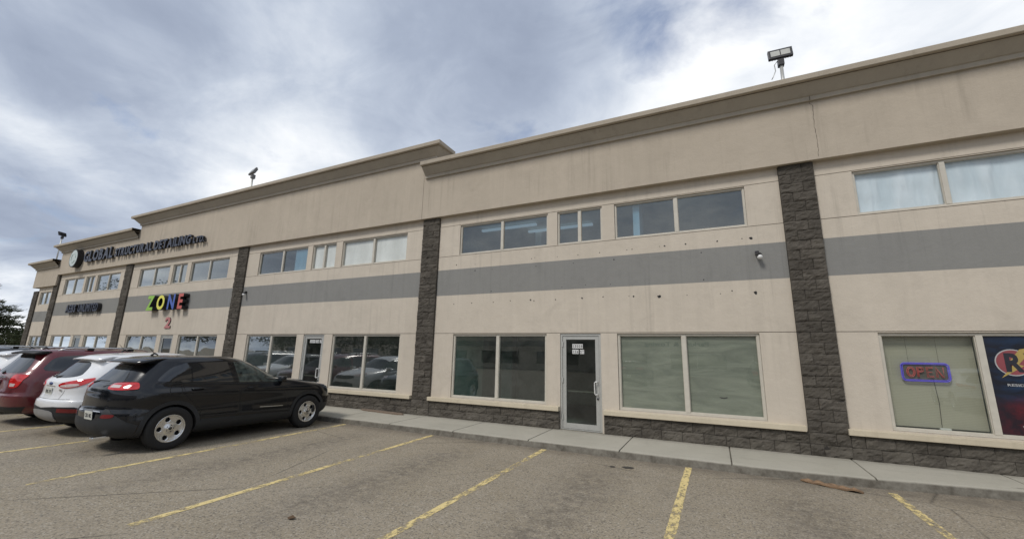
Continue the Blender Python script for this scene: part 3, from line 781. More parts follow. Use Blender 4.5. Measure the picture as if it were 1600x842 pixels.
disc('ring', 4.34, 1.85, .212, .0675, M['p_white'], pz); disc('disc', 4.34, 1.85, .196, .0665, M['p_red'], pz)
bm = bmesh.new(); bm.faces.new([bm.verts.new((x, .0655, z)) for x, z in ((4.62, 2.10), (4.44, 2.06), (4.28, 1.84), (4.36, 1.85), (4.17, 1.60), (4.46, 1.80), (4.40, 1.82))]); link('bolt', bm, M['p_yel'], pz)
for ch, xa, xb in (('R', 4.245, 4.46), ('Y', 4.47, 4.68)):
    tb, _ = text_bm(ch, .3, .0006, 1, .012); fit(tb, xa, xb, 1.70, 2.0); put(tb, 0, .0645, 0); link('letter', tb, M['ink'], pz)
tb, _ = text_bm('RESIDENTIAL', .05, .0006, 1, .001); fit(tb, 4.22, 4.68, 1.475, 1.515); put(tb, 0, .0665, 0); link('lettering', tb, M['p_white'], pz)
tb, _ = text_bm('WWW.', .05, .0006, 1, .001); fit(tb, 4.29, 4.46, .835, .875); put(tb, 0, .0665, 0); link('lettering', tb, M['p_white'], pz)
# reversed lettering showing through the film of the middle window
tb, _ = text_bm('Parking & Towing', .1, .0006, 1, .001); fit(tb, -1.4, -.1, 2.04, 2.15)
for v in tb.verts: v.co.x = -1.5-v.co.x
put(tb, 0, .1015, 0)
M['faint'] = plain('faint_ink', (.18, .21, .18), .6); B('film_lettering', tb, M['faint'])

# anchor holes left by a removed sign
bm = bmesh.new(); rnd = random.Random(5)
def hole(x, z, r):
    n = 9; bm.faces.new([bm.verts.new((x+r*rnd.uniform(.6, 1.2)*math.cos(2*math.pi*k/n), -.0015, z+r*rnd.uniform(.6, 1.2)*math.sin(2*math.pi*k/n))) for k in range(n)])
for x, z in [(-6.46, 4.28), (-5.84, 4.25), (-5.83, 4.07), (-5.29, 4.07), (-4.13, 4.27), (-4.04, 4.29), (-3.42, 4.26), (-2.88, 4.26), (-2.34, 4.27), (-1.69, 4.28), (-1.57, 4.28), (-.96, 4.29), (-.85, 4.29), (-.41, 4.29), (.22, 4.29), (.83, 4.3), (-.11, 4.07), (.69, 4.3), (-2.0, 4.07), (-3.0, 4.06), (-4.0, 4.06)]:
    hole(x, z, rnd.choice((.010, .014, .02)))
for x, z in [(-6.48, 3.16), (-5.9, 3.17), (-5.23, 3.17), (-4.72, 3.19), (-4.14, 3.19), (-4.05, 3.16), (-3.47, 3.17), (-2.79, 3.18), (-2.28, 3.19), (-1.68, 3.18), (-1.58, 3.17), (-1.04, 3.15), (-.45, 3.15), (.2, 3.15), (.42, 3.2), (.82, 3.15), (-5.3, 3.47), (-3.3, 3.48), (-2.7, 3.5), (-.1, 3.47), (-2.1, 3.48)]:
    hole(x, z, rnd.choice((.011, .016, .024)))
for x, z in ((-1.04, 3.15), (.82, 3.15), (.83, 4.30)): hole(x+.02, z-.01, .035)
B('anchor_holes', bm, M['gasket'])
def rust():
    n = NT('rust_bleed'); n.set(Base_Color=(.24, .16, .10), Roughness=.9)
    return n.m

# ------------------------------------------------------------------ signs
def sign(name, label, cat, words, z0, z1, y, depth, faces, group=None, loc=None):
    gp = .34 if name == 'zone_sign' else .11
    root = tag(empty(name, (words[0][1], 0, z0)), label, cat, group); off = Vector(root.location)
    for wi, (s, x0, x1, zz0, zz1) in enumerate(words):
        chars = list(s); ws = []; tot = 0; bms = []
        for ch in chars:
            tb, tw = text_bm(ch, 1, depth, 1, .035); ws.append(tw+gp); bms.append(tb); tot += tw+gp
        k = (x1-x0)/(tot-gp); x = x0
        for ci, (ch, wd, tb) in enumerate(zip(chars, ws, bms)):
            if tb.verts:
                zt = zz1 if ch not in '.,' else zz0+.2*(zz1-zz0)
                fit(tb, x, x+(wd-gp)*k, zz0, zt); put(tb, 0, y, 0)
                for f in tb.faces: f.material_index = 0 if f.normal.y < -.7 else 1
                for f in tb.faces:
                    f.normal_update(); f.material_index = 0 if abs(f.normal.y) > .7 else 1
                put(tb, *(-off)); fm = faces[ci % len(faces)] if isinstance(faces, list) else faces
                link('letter', tb, [fm, M['sign_side']], root)
            x += wd*k
    return root
sg = sign('company_sign', 'long row of black channel letters reading GLOBAL STRUCTURAL DETAILING LTD.', 'sign',
     [('GLOBAL', -30.2, -27.0, 6.18, 6.78), ('STRUCTURAL', -26.75, -23.2, 6.20, 6.63), ('DETAILING', -23.0, -20.0, 6.20, 6.63), ('LTD.', -19.8, -18.95, 6.20, 6.48)], 6.2, 6.7, -.25, .10, M['blue_ink'])
lg = tag(empty('round_logo_sign', (-31.15, -.15, 6.0)), 'round pale sign disc with a dark rim left of the company lettering', 'sign')
bm = bmesh.new(); n = 40
a_ = [bm.verts.new((.5*math.cos(2*math.pi*k/n), -.002, .47+.5*math.sin(2*math.pi*k/n))) for k in range(n)]; b_ = [bm.verts.new((v.co.x, -.26, v.co.z)) for v in a_]
for k in range(n): bm.faces.new([a_[k], a_[(k+1) % n], b_[(k+1) % n], b_[k]])
bm.faces.new(b_); link('can', bm, M['sign_side'], lg)
disc('face', 0, .47, .45, -.265, M['disc_white'], lg)
bm = bmesh.new()
for a0 in (0, 2.1, 4.2):
    tube(bm, [(.25*math.cos(a0+t), -.268, .47+.25*math.sin(a0+t)) for t in [k*.15 for k in range(11)]], .016, 5)
link('emblem', bm, plain('pale_green_emblem', (.32, .42, .38), .5), lg)
sign('zone_sign', 'large ZONE letters in green, yellow, blue and red with deep black sides', 'sign', [('ZONE', -22.75, -19.85, 3.40, 4.05)], 3.4, 4.0, -.13, .22, [M['z_green'], M['z_yellow'], M['z_blue'], M['z_red']])
sign('number_sign', 'faded pink number 2 on the beige wall under the ZONE letters', 'sign', [('2', -21.38, -20.92, 2.62, 3.10)], 2.6, 3.1, -.02, .03, M['pink'])
sign('shop_sign', 'small black letters reading AEBS UNLIMITED on the grey band', 'sign', [('AEBS', -31.35, -30.15, 3.52, 3.94), ('UNLIMITED', -29.85, -27.65, 3.52, 3.94)], 3.5, 3.9, -.10, .16, M['blue_ink'])
# OPEN neon sign
on = tag(empty('open_sign', (3.27, .14, 1.66)), 'lit OPEN neon sign, red letters in a blue rounded frame, inside the right window', 'sign')
def rrect(w_, h, r, n=6):
    P = []
    for cx_, cz_, a0 in ((w_-r, h-r, 0), (-w_+r, h-r, 90), (-w_+r, -h+r, 180), (w_-r, -h+r, 270)):
        for k in range(n+1): a = R(a0+90*k/n); P.append((cx_+r*math.cos(a), 0, cz_+r*math.sin(a)))
    return P
bm = bmesh.new(); tube(bm, rrect(.315, .152, .06), .009, 8, True); tube(bm, rrect(.294, .132, .045), .005, 8, True); link('frame_tube', bm, M['neon_blue'], on)
bm = bmesh.new(); box(bm, -.30, .30, .02, .03, -.14, .14, bev=.004); link('backing', bm, plain('clear_grey_backing', (.14, .13, .12), .4), on)
def stroke(pts, closed=False):
    bm = bmesh.new(); tube(bm, [(x, -.004, z) for x, z in pts], .0075, 6, closed); return bm
cO = [(-.19+.055*math.cos(2*math.pi*k/18), .085*math.sin(2*math.pi*k/18)) for k in range(18)]; cO2 = [(-.19+.036*math.cos(2*math.pi*k/18), .062*math.sin(2*math.pi*k/18)) for k in range(18)]
for bmx in ([stroke(cO, True), stroke(cO2, True)], [stroke([(-.105, -.085), (-.105, .085), (-.05, .085), (-.02, .065), (-.02, .02), (-.05, 0), (-.10, 0)]), stroke([(-.088, -.085), (-.088, .066), (-.055, .066), (-.04, .05), (-.04, .03), (-.055, .018), (-.085, .018)])],
            [stroke([(.105, .085), (.02, .085), (.02, -.085), (.105, -.085)]), stroke([(.105, .066), (.038, .066), (.038, -.066), (.105, -.066)]), stroke([(.03, 0), (.09, 0)])],
            [stroke([(.14, -.085), (.14, .085), (.235, -.085), (.235, .085)]), stroke([(.157, -.085), (.157, .045), (.218, -.085)])]):
    for bmi in bmx: link('letter_tube', bmi, M['neon_red'], on)
bm = bmesh.new()
for x in (-.2, .2): tube(bm, [(x, .01, .14), (x, .01, .60)], .0015, 4)
tube(bm, [(.1, .03, -.13), (.12, .03, -.5), (.1, .03, -.9)], .004, 5); link('hanging_wire', bm, M['gasket'], on)

# ------------------------------------------------------------------ flood lights and cameras
def flood(x, top, h, tilt, rz, label, sc=1.0, wire=True, y=.25):
    root = tag(empty('flood_light', (x, y, top)), label, 'flood light', 'flood lights on the roof edge')
    bm = bmesh.new(); tube(bm, [(0, 0, -.3), (0, 0, h)], .035*sc, 10); link('pole', bm, M['alum'], root)
    DM = plain('grey_lamp_housing', (.16, .155, .15), .5) if sc == 1.1 else M['dark_metal']
    bm = bmesh.new(); box(bm, -.06*sc, .06*sc, -.06*sc, .07*sc, h-.02, h+.14*sc, bev=.012); link('bracket', bm, DM, root)
    hd = Matrix.Translation((0, -.04*sc, h+.27*sc)) @ Matrix.Rotation(rz, 4, 'Z') @ Matrix.Rotation(tilt, 4, 'X')
    bm = bmesh.new(); box(bm, -.235*sc, .235*sc, -.02, .05*sc, -.125*sc, .125*sc, bev=.01)
    for k in range(9): box(bm, (-.2+.05*k-.004)*sc, (-.2+.05*k+.004)*sc, .05*sc, .085*sc, -.10*sc, .10*sc)
    bm.transform(hd); hs = link('housing', bm, DM, root)
    for s in (-1, 1):
        bm = bmesh.new(); box(bm, (s*.098-.088)*sc, (s*.098+.088)*sc, -.026, -.021, -.075*sc, .075*sc); bm.transform(hd); link('lens', bm, plain('led_lens', (.50, .50, .46), .2), hs)
    if wire:
        bm = bmesh.new(); tube(bm, [(-.06, 0, h+.12*sc), (-.13, -.01, h+.03), (-.12, -.01, h-.12), (-.17, -.02, h-.25), (-.21, -.02, h-.32)], .010, 6); link('cable', bm, M['alum'], root)
    return root
flood(1.80, 7.47, .82, R(-12), R(2), 'dark twin flood light on a pole above the right stone column', 1.0)
flood(-17.15, 8.07, .85, R(-25), R(-12), 'tilted flood light on the tall middle parapet', 1.1, False, .2)
flood(-36.0, 6.95, 1.35, R(20), R(-60), 'dark flood light on the far low roof at the left', .95, False, .3)
def camera_dome(x, z, label):
    root = tag(empty('security_camera', (x, -.002, z)), label, 'camera', 'security cameras under the grey band')
    bm = bmesh.new(); box(bm, -.035, .035, -.06, 0, -.02, .06, bev=.008); link('mount', bm, M['dark_metal'], root)
    bm = bmesh.new(); tube(bm, [(0, -.05, .0), (.01, -.09, -.03), (.03, -.15, -.05)], [.03, .042, .045], 14); link('housing', bm, M['dark_metal'], root)
    bm = bmesh.new(); bmesh.ops.create_icosphere(bm, subdivisions=3, radius=.05, matrix=Matrix.Translation((.035, -.12, -.085))); link('dome', bm, M['white_metal'], root, True)
camera_dome(.93, 3.94, 'small dark and white security camera left of the right stone column')
camera_dome(-16.0, 3.92, 'small pale security camera beside the column behind the black SUV')

# ------------------------------------------------------------------ cars
def shell(tab, rr, rf, n_r=2.6, n_f=2.4, NS=64, bow=.025):
    L = len(tab)-1; bm = bmesh.new(); rings = []; KR, KS, KF = 12, 26, 12
    for s in range(NS+1):
        z, yR, yF, w_ = interp(tab, L*s/NS)
        ln = yF-yR; a, b = min(rr, ln*.45), min(rf, ln*.45); half = []
        for k in range(KR+1):
            ph = math.pi/2*k/KR; half.append((w_*math.sin(ph)**(2/n_r), yR+a*(1-max(0, math.cos(ph))**(2/n_r))))
        for k in range(1, KS): half.append((w_, yR+a+(ln-a-b)*k/KS))
        for k in range(KF+1):
            ph = math.pi/2*(1-k/KF); half.append((w_*max(0, math.sin(ph))**(2/n_f), yF-b*(1-max(0, math.cos(ph))**(2/n_f))))
        ym = (yR+yF)/2
        half = [(x*(1-bow*((y-ym)/(ln/2))**2 * (1 if a else 1)), y) for x, y in half]
        ring = half + [(-x, y) for x, y in reversed(half[1:-1])]
        rings.append([bm.verts.new((x, y, z)) for x, y in ring])
    for A, B_ in zip(rings, rings[1:]):
        n = len(A)
        for k in range(n): bm.faces.new([A[k], A[(k+1) % n], B_[(k+1) % n], B_[k]])
    bm.faces.new(rings[0]); bm.faces.new(rings[-1])
    bmesh.ops.recalc_face_normals(bm, faces=bm.faces[:])
    return bm
def smooth_poly(pts, sub=6):
    n = len(pts); out = []
    for i in range(n):
        p0, p1, p2, p3 = pts[i-1], pts[i], pts[(i+1) % n], pts[(i+2) % n]
        for k in range(sub):
            t = k/sub; out.append(tuple(.5*((2*b)+(-a+c)*t+(2*a-5*b+4*c-d)*t*t+(-a+3*b-3*c+d)*t**3) for a, b, c, d in zip(p0, p1, p2, p3)))
    return out
def dens(pts, st=.05):
    out = []; n = len(pts)
    for i in range(n):
        a, b = pts[i], pts[(i+1) % n]; d = math.dist(a, b); m = max(1, int(d/st))
        out += [(a[0]+(b[0]-a[0])*k/m, a[1]+(b[1]-a[1])*k/m) for k in range(m)]
    return out
def inside(p, poly):
    c = False; j = len(poly)-1
    for i in range(len(poly)):
        if (poly[i][1] > p[1]) != (poly[j][1] > p[1]) and p[0] < (poly[j][0]-poly[i][0])*(p[1]-poly[i][1])/(poly[j][1]-poly[i][1])+poly[i][0]: c = not c
        j = i
    return c
class Car:
    def __init__(s, name, loc, rz, label, cat, group, pmat):
        s.root = tag(empty(name, loc, rz), label, cat, group); s.pm = pmat
    def build(s, tab, rr, rf, arches, R_arch, NS=64, nr=2.6):
        bm = shell(tab, rr, rf, nr, NS=NS); s.tab = tab
        s.bvh = BVHTree.FromBMesh(bm)
        body = link('body', bm, [s.pm, M['well']], s.root, True)
        # wheel arches and underside channel cut out
        cb = bmesh.new()
        for ay, az in arches:
            for sg_ in (1, -1):
                n = 36; r0 = [cb.verts.new((sg_*.52, ay+R_arch*math.cos(2*math.pi*k/n), az+R_arch*math.sin(2*math.pi*k/n))) for k in range(n)]
                r1 = [cb.verts.new((sg_*1.3, v.co.y, v.co.z)) for v in r0]
                for k in range(n): cb.faces.new([r0[k], r0[(k+1) % n], r1[(k+1) % n], r1[k]])
                cb.faces.new(r0); cb.faces.new(r1)
        for f in cb.faces: f.material_index = 0
        cut = link('cut', cb, M['well'])
        md = body.modifiers.new('b', 'BOOLEAN'); md.operation = 'DIFFERENCE'; md.object = cut; md.solver = 'EXACT'; md.material_mode = 'TRANSFER'
        cut.parent = s.root; bpy.context.view_layer.update()
        dg = bpy.context.evaluated_depsgraph_get(); me = bpy.data.meshes.new_from_object(body.evaluated_get(dg))
        body.modifiers.clear(); body.data = me
        for p in me.polygons: p.use_smooth = True
        try: me.set_sharp_from_angle(angle=R(38))
        except Exception: pass
        bpy.data.objects.remove(cut); s.body = body
        return body
    def cast(s, a, b, mode):
        if mode == 'side': o, d = Vector((3, a, b)), Vector((-1, 0, 0))
        elif mode == 'rear': o, d = Vector((a, -3, b)), Vector((0, 1, 0))
        elif mode == 'front': o, d = Vector((a, 8, b)), Vector((0, -1, 0))
        elif mode == 'top': o, d = Vector((a, b, 4)), Vector((0, 0, -1))
        elif mode == 'rc':            # angle in degrees about (0, 1.1): 0 = straight back, 90 = side
            an = R(a); dr = Vector((math.sin(an), -math.cos(an), 0)); o = Vector((0, 1.0, b))+dr*4; d = -dr
        elif mode == 'fc':
            an = R(a); dr = Vector((math.sin(an), math.cos(an), 0)); o = Vector((0, s.fc, b))+dr*4; d = -dr
        h = s.bvh.ray_cast(o, d)
        return h
    def panel(s, name, poly, mode, mat, off=.004, st=.05, mirror=True, parent=None, thick=0, grid=None, smooth=True):
        an = mode in ('rc', 'fc'); sc = 1/60 if an else 1
        P2 = [(p[0]*sc, p[1]) for p in poly]
        bd = dens(P2, st*.6); n = len(bd); xs_ = [p[0] for p in bd]; zs_ = [p[1] for p in bd]; pts = [Vector(p) for p in bd]
        x = min(xs_)+st*.7
        while x < max(xs_):
            z = min(zs_)+st*.7
            while z < max(zs_):
                if inside((x, z), bd) and min(math.dist((x, z), p) for p in bd) > st*.45: pts.append(Vector((x, z)))
                z += st
            x += st
        res = delaunay_2d_cdt(pts, [(i, (i+1) % n) for i in range(n)], [list(range(n))], 1, 1e-6)
        V, _, Fc = res[0], res[1], res[2]
        out = []
        for mir in ((1, -1) if mirror else (1,)):
            bm = bmesh.new(); vs = []
            last = None
            for v in V:
                h = s.cast(v.x/sc, v.y, mode)
                if h[0] is None: h = last or (Vector((0, 0, v.y)), Vector((1, 0, 0)))
                last = h
                p = h[0]+h[1]*off; vs.append(bm.verts.new((p.x*mir, p.y, p.z)))
            for f in Fc:
                try: bm.faces.new([vs[i] for i in f])
                except ValueError: pass
            cen = Vector((0, 2.2, .8))
            for f in bm.faces:
                f.normal_update()
                if f.normal.dot(f.calc_center_median()-cen) < 0: f.normal_flip()
            # short skirt back to the body so the panel has an edge
            be = [e for e in bm.edges if e.is_boundary]
            if be:
                r = bmesh.ops.extrude_edge_only(bm, edges=be); nv = [g for g in r['geom'] if isinstance(g, bmesh.types.BMVert)]
                for v in nv:
                    c = Vector((0, v.co.y, v.co.z)) if mode == 'side' else Vector((0, 1.0 if mode in ('rc', 'rear') else v.co.y, v.co.z))
                    if mode == 'top': v.co.z -= off*2.5
                    elif mode == 'front': v.co.y -= off*2.5
                    elif mode == 'rear': v.co.y += off*2.5
                    else: v.co += (c-v.co).normalized()*off*2.5
            o = link(name, bm, mat, parent or s.root, smooth, recalc=False); out.append(o)
            try: o.data.set_sharp_from_angle(angle=R(50))
            except Exception: pass
        return out
    def seam(s, pts, mode='side', wd=.0035, mat=None, mirror=True, name='panel_gap', off=.0015):
        for mir in ((1, -1) if mirror else (1,)):
            bm = bmesh.new(); prev = None; D = []
            for a, b in zip(pts, pts[1:]):
                m = max(1, int(math.dist(a, b)/(.04 if mode not in ('rc', 'fc') else 3))); D += [(a[0]+(b[0]-a[0])*k/m, a[1]+(b[1]-a[1])*k/m) for k in range(m)]
            D.append(pts[-1])
            for i, p in enumerate(D):
                q0, q1 = D[max(0, i-1)], D[min(len(D)-1, i+1)]
                h0 = s.cast(*p, mode); ha, hb = s.cast(*q0, mode), s.cast(*q1, mode)
                if h0[0] is None or ha[0] is None or hb[0] is None: prev = None; continue
                t = hb[0]-ha[0]
                if t.length < 1e-6: continue
                t.normalize(); sd_ = t.cross(h0[1]).normalized()*wd; c = h0[0]+h0[1]*off
                row = [bm.verts.new(((c-sd_).x*mir, (c-sd_).y, (c-sd_).z)), bm.verts.new(((c+sd_).x*mir, (c+sd_).y, (c+sd_).z))]
                if prev: bm.faces.new([prev[0], row[0], row[1], prev[1]])
                prev = row
            link(name, bm, mat or M['seam'], s.root, True)
    def wheels(s, axles, r, trk, style=5, rim_r=.25):
        for ay in axles:
            for sg_ in (1, -1):
                w_ = bpy.data.objects.new('wheel', None); col.objects.link(w_); w_.parent = s.root; w_.location = (sg_*trk, ay, r-.005)
                if sg_ < 0: w_.rotation_euler = (0, 0, math.pi)
                bm = bmesh.new(); h = .115
                lathe_x(bm, [(-.11, rim_r), (-.115, rim_r+.02), (-.115, r-.04), (-.095, r-.006), (-.05, r), (.05, r), (.095, r-.006), (.108, r-.03), (.118, r-.06), (.112, rim_r+.025), (.10, rim_r+.004), (.09, rim_r-.005)], 56)
                for k in range(3):
                    lathe_x(bm, [(-.05+.05*k-.004, r+.0008), (-.05+.05*k+.004, r+.0008)], 56, mi=1)
                link('tyre', bm, [M['rubber'], M['well']], w_)
                bm = bmesh.new()
                lathe_x(bm, [(-.10, rim_r-.012), (.0, rim_r-.03), (.085, rim_r-.018), (.099, rim_r-.012), (.103, rim_r), (.097, rim_r+.008)], 56)
                # spoked face: angular sampling with pockets between five broad spokes
                n = 100; rads = [.0, .03, .055, .075, .10] + [.10+(rim_r-.018-.10)*q_/9 for q_ in range(1, 10)]
                rings = []
                for q in rads:
                    ring = []
                    for k in range(n):
                        a = 2*math.pi*k/n; ph = (a*style/(2*math.pi)) % 1; dd = abs(ph-.5)*2      # 1 at spoke centre, 0 at pocket centre
                        x = .088-.55*max(0, (q-.05))*0+.012*math.cos(min(1, q/.09)*math.pi/2) - .035*math.sin(min(1, max(0, q-.03)/.2)*math.pi)*.45
                        ring.append((x, q, a, dd))
                    rings.append(ring)
                V = [[bm.verts.new((x, q*math.cos(a), q*math.sin(a))) if q > 0 else None for x, q, a, dd in rg] for rg in rings]
                cv_ = bm.verts.new((.1, 0, 0))
                def is_hole(i, k):
                    q = (rads[i]+rads[i+1])/2; ph = ((k+.5)/n*style) % 1; dd = abs(ph-.5)
                    qc = rim_r*.70; a_ = (ph-.5)/style*2*math.pi*q      # rounded pocket between two spokes
                    return ((q-qc)/(rim_r*.175))**2+(a_/(rim_r*.185))**2 < 1
                for k in range(n): bm.faces.new([cv_, V[1][k], V[1][(k+1) % n]]).smooth = True
                for i in range(1, len(rads)-1):
                    for k in range(n):
                        if not is_hole(i, k): bm.faces.new([V[i][k], V[i+1][k], V[i+1][(k+1) % n], V[i][(k+1) % n]]).smooth = True
                be = [e for e in bm.edges if e.is_boundary and all(.09 < math.hypot(v.co.y, v.co.z) < rim_r-.02 for v in e.verts)]
                r_ = bmesh.ops.extrude_edge_only(bm, edges=be)
                for v in r_['geom']:
                    if isinstance(v, bmesh.types.BMVert): v.co.x -= .03; v.co.y *= .985; v.co.z *= .985
                link('rim', bm, M['alloy'], w_)
                bm = bmesh.new(); lathe_x(bm, [(.03, .001), (.03, rim_r-.02), (-.1, rim_r-.02)], 30); link('brake_disc', bm, M['well'], w_)
                bm = bmesh.new(); lathe_x(bm, [(.080, .034), (.098, .030), (.104, .022), (.105, .001)], 20); link('hub_cap', bm, M['disc'], w_)
                bm = bmesh.new()
                for k in range(style):
                    a = 2*math.pi*k/style; tube(bm, [(.085, .056*math.cos(a), .056*math.sin(a)), (.098, .056*math.cos(a), .056*math.sin(a))], .009, 6)
                link('wheel_nuts', bm, M['disc'], w_)
def ring_poly(c, r0, r1, a0, a1, n=24):
    o = [(c[0]+r1*math.cos(R(a0+(a1-a0)*k/n)), c[1]+r1*math.sin(R(a0+(a1-a0)*k/n))) for k in range(n+1)]
    i = [(c[0]+r0*math.cos(R(a1+(a0-a1)*k/n)), c[1]+r0*math.sin(R(a1+(a0-a1)*k/n))) for k in range(n+1)]
    return o+i
def addbox(car, name, x0, x1, y0, y1, z0, z1, mat, bev=.01, parent=None, rot=None):
    bm = bmesh.new(); box(bm, x0, x1, y0, y1, z0, z1, bev=bev)
    if rot: bm.transform(rot)
    return link(name, bm, mat, parent or car.root, False)
def plate(c, x, y, z, text, tilt, w_=.30, h=.15):
    root = link('license_plate', (lambda bm: (box(bm, -w_/2, w_/2, -.004, .004, -h/2, h/2, bev=.006), bm)[1])(bmesh.new()), M['plate'], c.root)
    root.location = (x, y, z); root.rotation_euler = (tilt, 0, 0)
    tb, _ = text_bm(text, .08, .001, 1, .001); fit(tb, -w_*.40, w_*.40, -h*.25, h*.22); put(tb, 0, -.0055, 0); link('lettering', tb, M['ink'], root)
def antenna(c, y, z, lean=.12, h=.16):
    bm = bmesh.new(); tube(bm, [(0, y-.05, z-.01), (0, y, z+.03), (0, y+.06, z+.0)], [.02, .018, .01], 8); tube(bm, [(0, y, z+.02), (0, y-lean, z+h)], [.006, .003], 6); link('antenna', bm, M['gasket'], c.root)
def mirror(c, y, z, mat, x=.93):
    for s in (1, -1):
        bm = bmesh.new(); box(bm, x-.02, x+.17, y-.06, y+.06, z, z+.125, bev=.04)
        if s < 0: bm.transform(Matrix.Scale(-1, 4, (1, 0, 0)))
        m_ = link('wing_mirror', bm, mat, c.root, True)
        bm = bmesh.new(); box(bm, x+.02, x+.15, y-.064, y-.060, z+.02, z+.105)
        if s < 0: bm.transform(Matrix.Scale(-1, 4, (1, 0, 0)))
        link('mirror_glass', bm, M['rear_glass'], m_)
def handles(c, ys, z, mat, dz=0):
    for s in (1, -1):
        for i, y in enumerate(ys):
            h = c.cast(y, z+dz*i, 'side')[0]; zz = z+dz*i
            bm = bmesh.new(); tube(bm, [(h.x-.01, y-.11, zz), (h.x+.03, y-.09, zz+.003), (h.x+.035, y, zz+.004), (h.x+.03, y+.09, zz+.003), (h.x-.01, y+.11, zz)], .012, 8)
            if s < 0: bm.transform(Matrix.Scale(-1, 4, (1, 0, 0)))
            link('door_handle', bm, mat, c.root)

SUVG = 'SUVs parked nose in to the building'
# ---- black crossover
def make_black(loc, rz, label, group, name='parked_suv'):
    c = Car(name, loc, rz, label, 'SUV', group, M['black_paint']); c.fc = 3.4
    tab = [(.22, .48, 4.25, .78), (.27, .27, 4.50, .86), (.36, .15, 4.64, .915), (.50, .10, 4.71, .925), (.66, .10, 4.73, .915), (.74, .13, 4.72, .915), (.90, .14, 4.65, .932), (.97, .15, 4.50, .932),
           (1.015, .155, 4.32, .915), (1.07, .17, 4.02, .885), (1.12, .20, 3.70, .868), (1.19, .27, 3.20, .855), (1.28, .35, 3.02, .83), (1.38, .43, 2.84, .795), (1.47, .51, 2.66, .76), (1.54, .56, 2.50, .735),
           (1.59, .62, 2.34, .70), (1.62, .74, 2.18, .64), (1.637, .98, 2.02, .51), (1.645, 1.3, 1.85, .28), (1.648, 1.45, 1.65, .1)]
    ar = [(.97, .37), (3.80, .37)]
    c.build(tab, .60, .62, ar, .405)
    # plastic cladding: arches, sill, rear bumper
    c.panel('wheel_arch_trim', ring_poly(ar[0], .408, .478, -12, 196), 'side', M['plastic'], .006)
    c.panel('wheel_arch_trim', ring_poly(ar[1], .408, .478, -14, 190), 'side', M['plastic'], .006)
    c.panel('sill_trim', [(1.44, .25), (3.33, .25), (3.33, .42), (1.45, .47)], 'side', M['plastic'], .005)
    c.panel('rear_bumper', [(-2, .24), (44, .24), (57, .28), (60, .48), (52, .53), (40, .66), (33, .74), (29, .745), (25, .58), (-2, .57)], 'rc', M['plastic'], .008, .04)
    c.panel('front_bumper', [(-2, .26), (42, .26), (58, .30), (60, .48), (50, .55), (30, .50), (-2, .50)], 'fc', M['plastic'], .006)
    c.panel('grille', smooth_poly([(0, .74), (20, .75), (24, .86), (0, .88)], 2), 'fc', M['gasket'], .004)
    # glass
    c.panel('side_window', smooth_poly([(.72, 1.19), (.70, 1.235), (.86, 1.40), (1.02, 1.475), (1.17, 1.49), (1.20, 1.17), (.95, 1.18)], 4), 'side', M['car_glass'], .003)
    c.panel('side_window', [(1.245, 1.165), (1.215, 1.49), (1.45, 1.525), (1.88, 1.532), (1.99, 1.13)], 'side', M['car_glass'], .003)
    c.panel('side_window', [(2.11, 1.12), (2.00, 1.53), (2.25, 1.522), (2.45, 1.48), (2.70, 1.37), (2.94, 1.225), (3.03, 1.13), (2.96, 1.095)], 'side', M['car_glass_light'], .003)
    c.panel('rear_window', [(-34, 1.16), (34, 1.16), (36.5, 1.20), (31, 1.475), (-31, 1.475), (-36.5, 1.20)], 'rc', M['rear_glass'], .003, mirror=False)
    c.panel('windshield', [(-.66, 3.12), (.66, 3.12), (.56, 2.52), (-.56, 2.52)], 'top', M['car_glass'], .003, mirror=False)
    # roof spoiler
    bm = bmesh.new(); pf = [(.36, 1.536), (.37, 1.508), (.62, 1.52), (.80, 1.612), (.56, 1.586)]
    rows = []
    for k in range(13):
        t = -1+2*k/12; x = t*.62; q = .07*t*t; rows.append([bm.verts.new((x, y+q, z-.02*abs(t)**2.5)) for y, z in pf])
    for A, B_ in zip(rows, rows[1:]):
        for k in range(len(pf)): bm.faces.new([A[k], A[(k+1) % 5], B_[(k+1) % 5], B_[k]])
    bm.faces.new(rows[0]); bm.faces.new(rows[-1]); link('spoiler', bm, M['black_paint'], c.root, True)
    addbox(c, 'brake_light', -.16, .16, .374, .384, 1.516, 1.530, plain('dark_red_lens', (.2, .01, .01), .2), 0)
    # lamps wrap the corner
    for o in c.panel('tail_light', smooth_poly([(24, 1.07), (27, 1.15), (38, 1.17), (51, 1.172), (54, 1.15), (55, 1.08), (51, 1.06), (36, 1.05)], 3), 'rc', M['red_lens'], .014, .03): pass
    c.panel('reverse_light', [(26, 1.09), (38, 1.085), (39, 1.125), (28, 1.13)], 'rc', M['clear_lens'], .018, .03)
    c.panel('reflector', smooth_poly([(28, .60), (38, .605), (41, .64), (39, .66), (29, .655)], 3), 'rc', plain('deep_red_reflector', (.16, .012, .014), .25), .013, .03)
    c.panel('headlight', smooth_poly([(22, .93), (30, .985), (46, 1.01), (50, .985), (40, .945)], 3), 'fc', M['clear_lens'], .008, .03)
    # gaps
    c.seam([(1.08, 1.16), (1.12, .95), (1.28, .78), (1.42, .64), (1.46, .47)]); c.seam([(1.95, 1.53), (2.06, 1.12), (2.14, .90), (2.18, .42)]); c.seam([(3.02, 1.10), (3.10, .95), (3.26, .62), (3.30, .42)])
    c.seam([(1.215, 1.49), (1.12, 1.16)]); c.seam([(1.46, .47), (3.30, .43)]); c.seam([(30, 1.05), (27, .80), (24, .745)], 'rc'); c.seam([(31, 1.5), (36, 1.3), (38, 1.18)], 'rc')
    c.seam([(2.6, .585), (3.14, .565)], wd=.006, mat=M['chrome'], name='trim_strip')
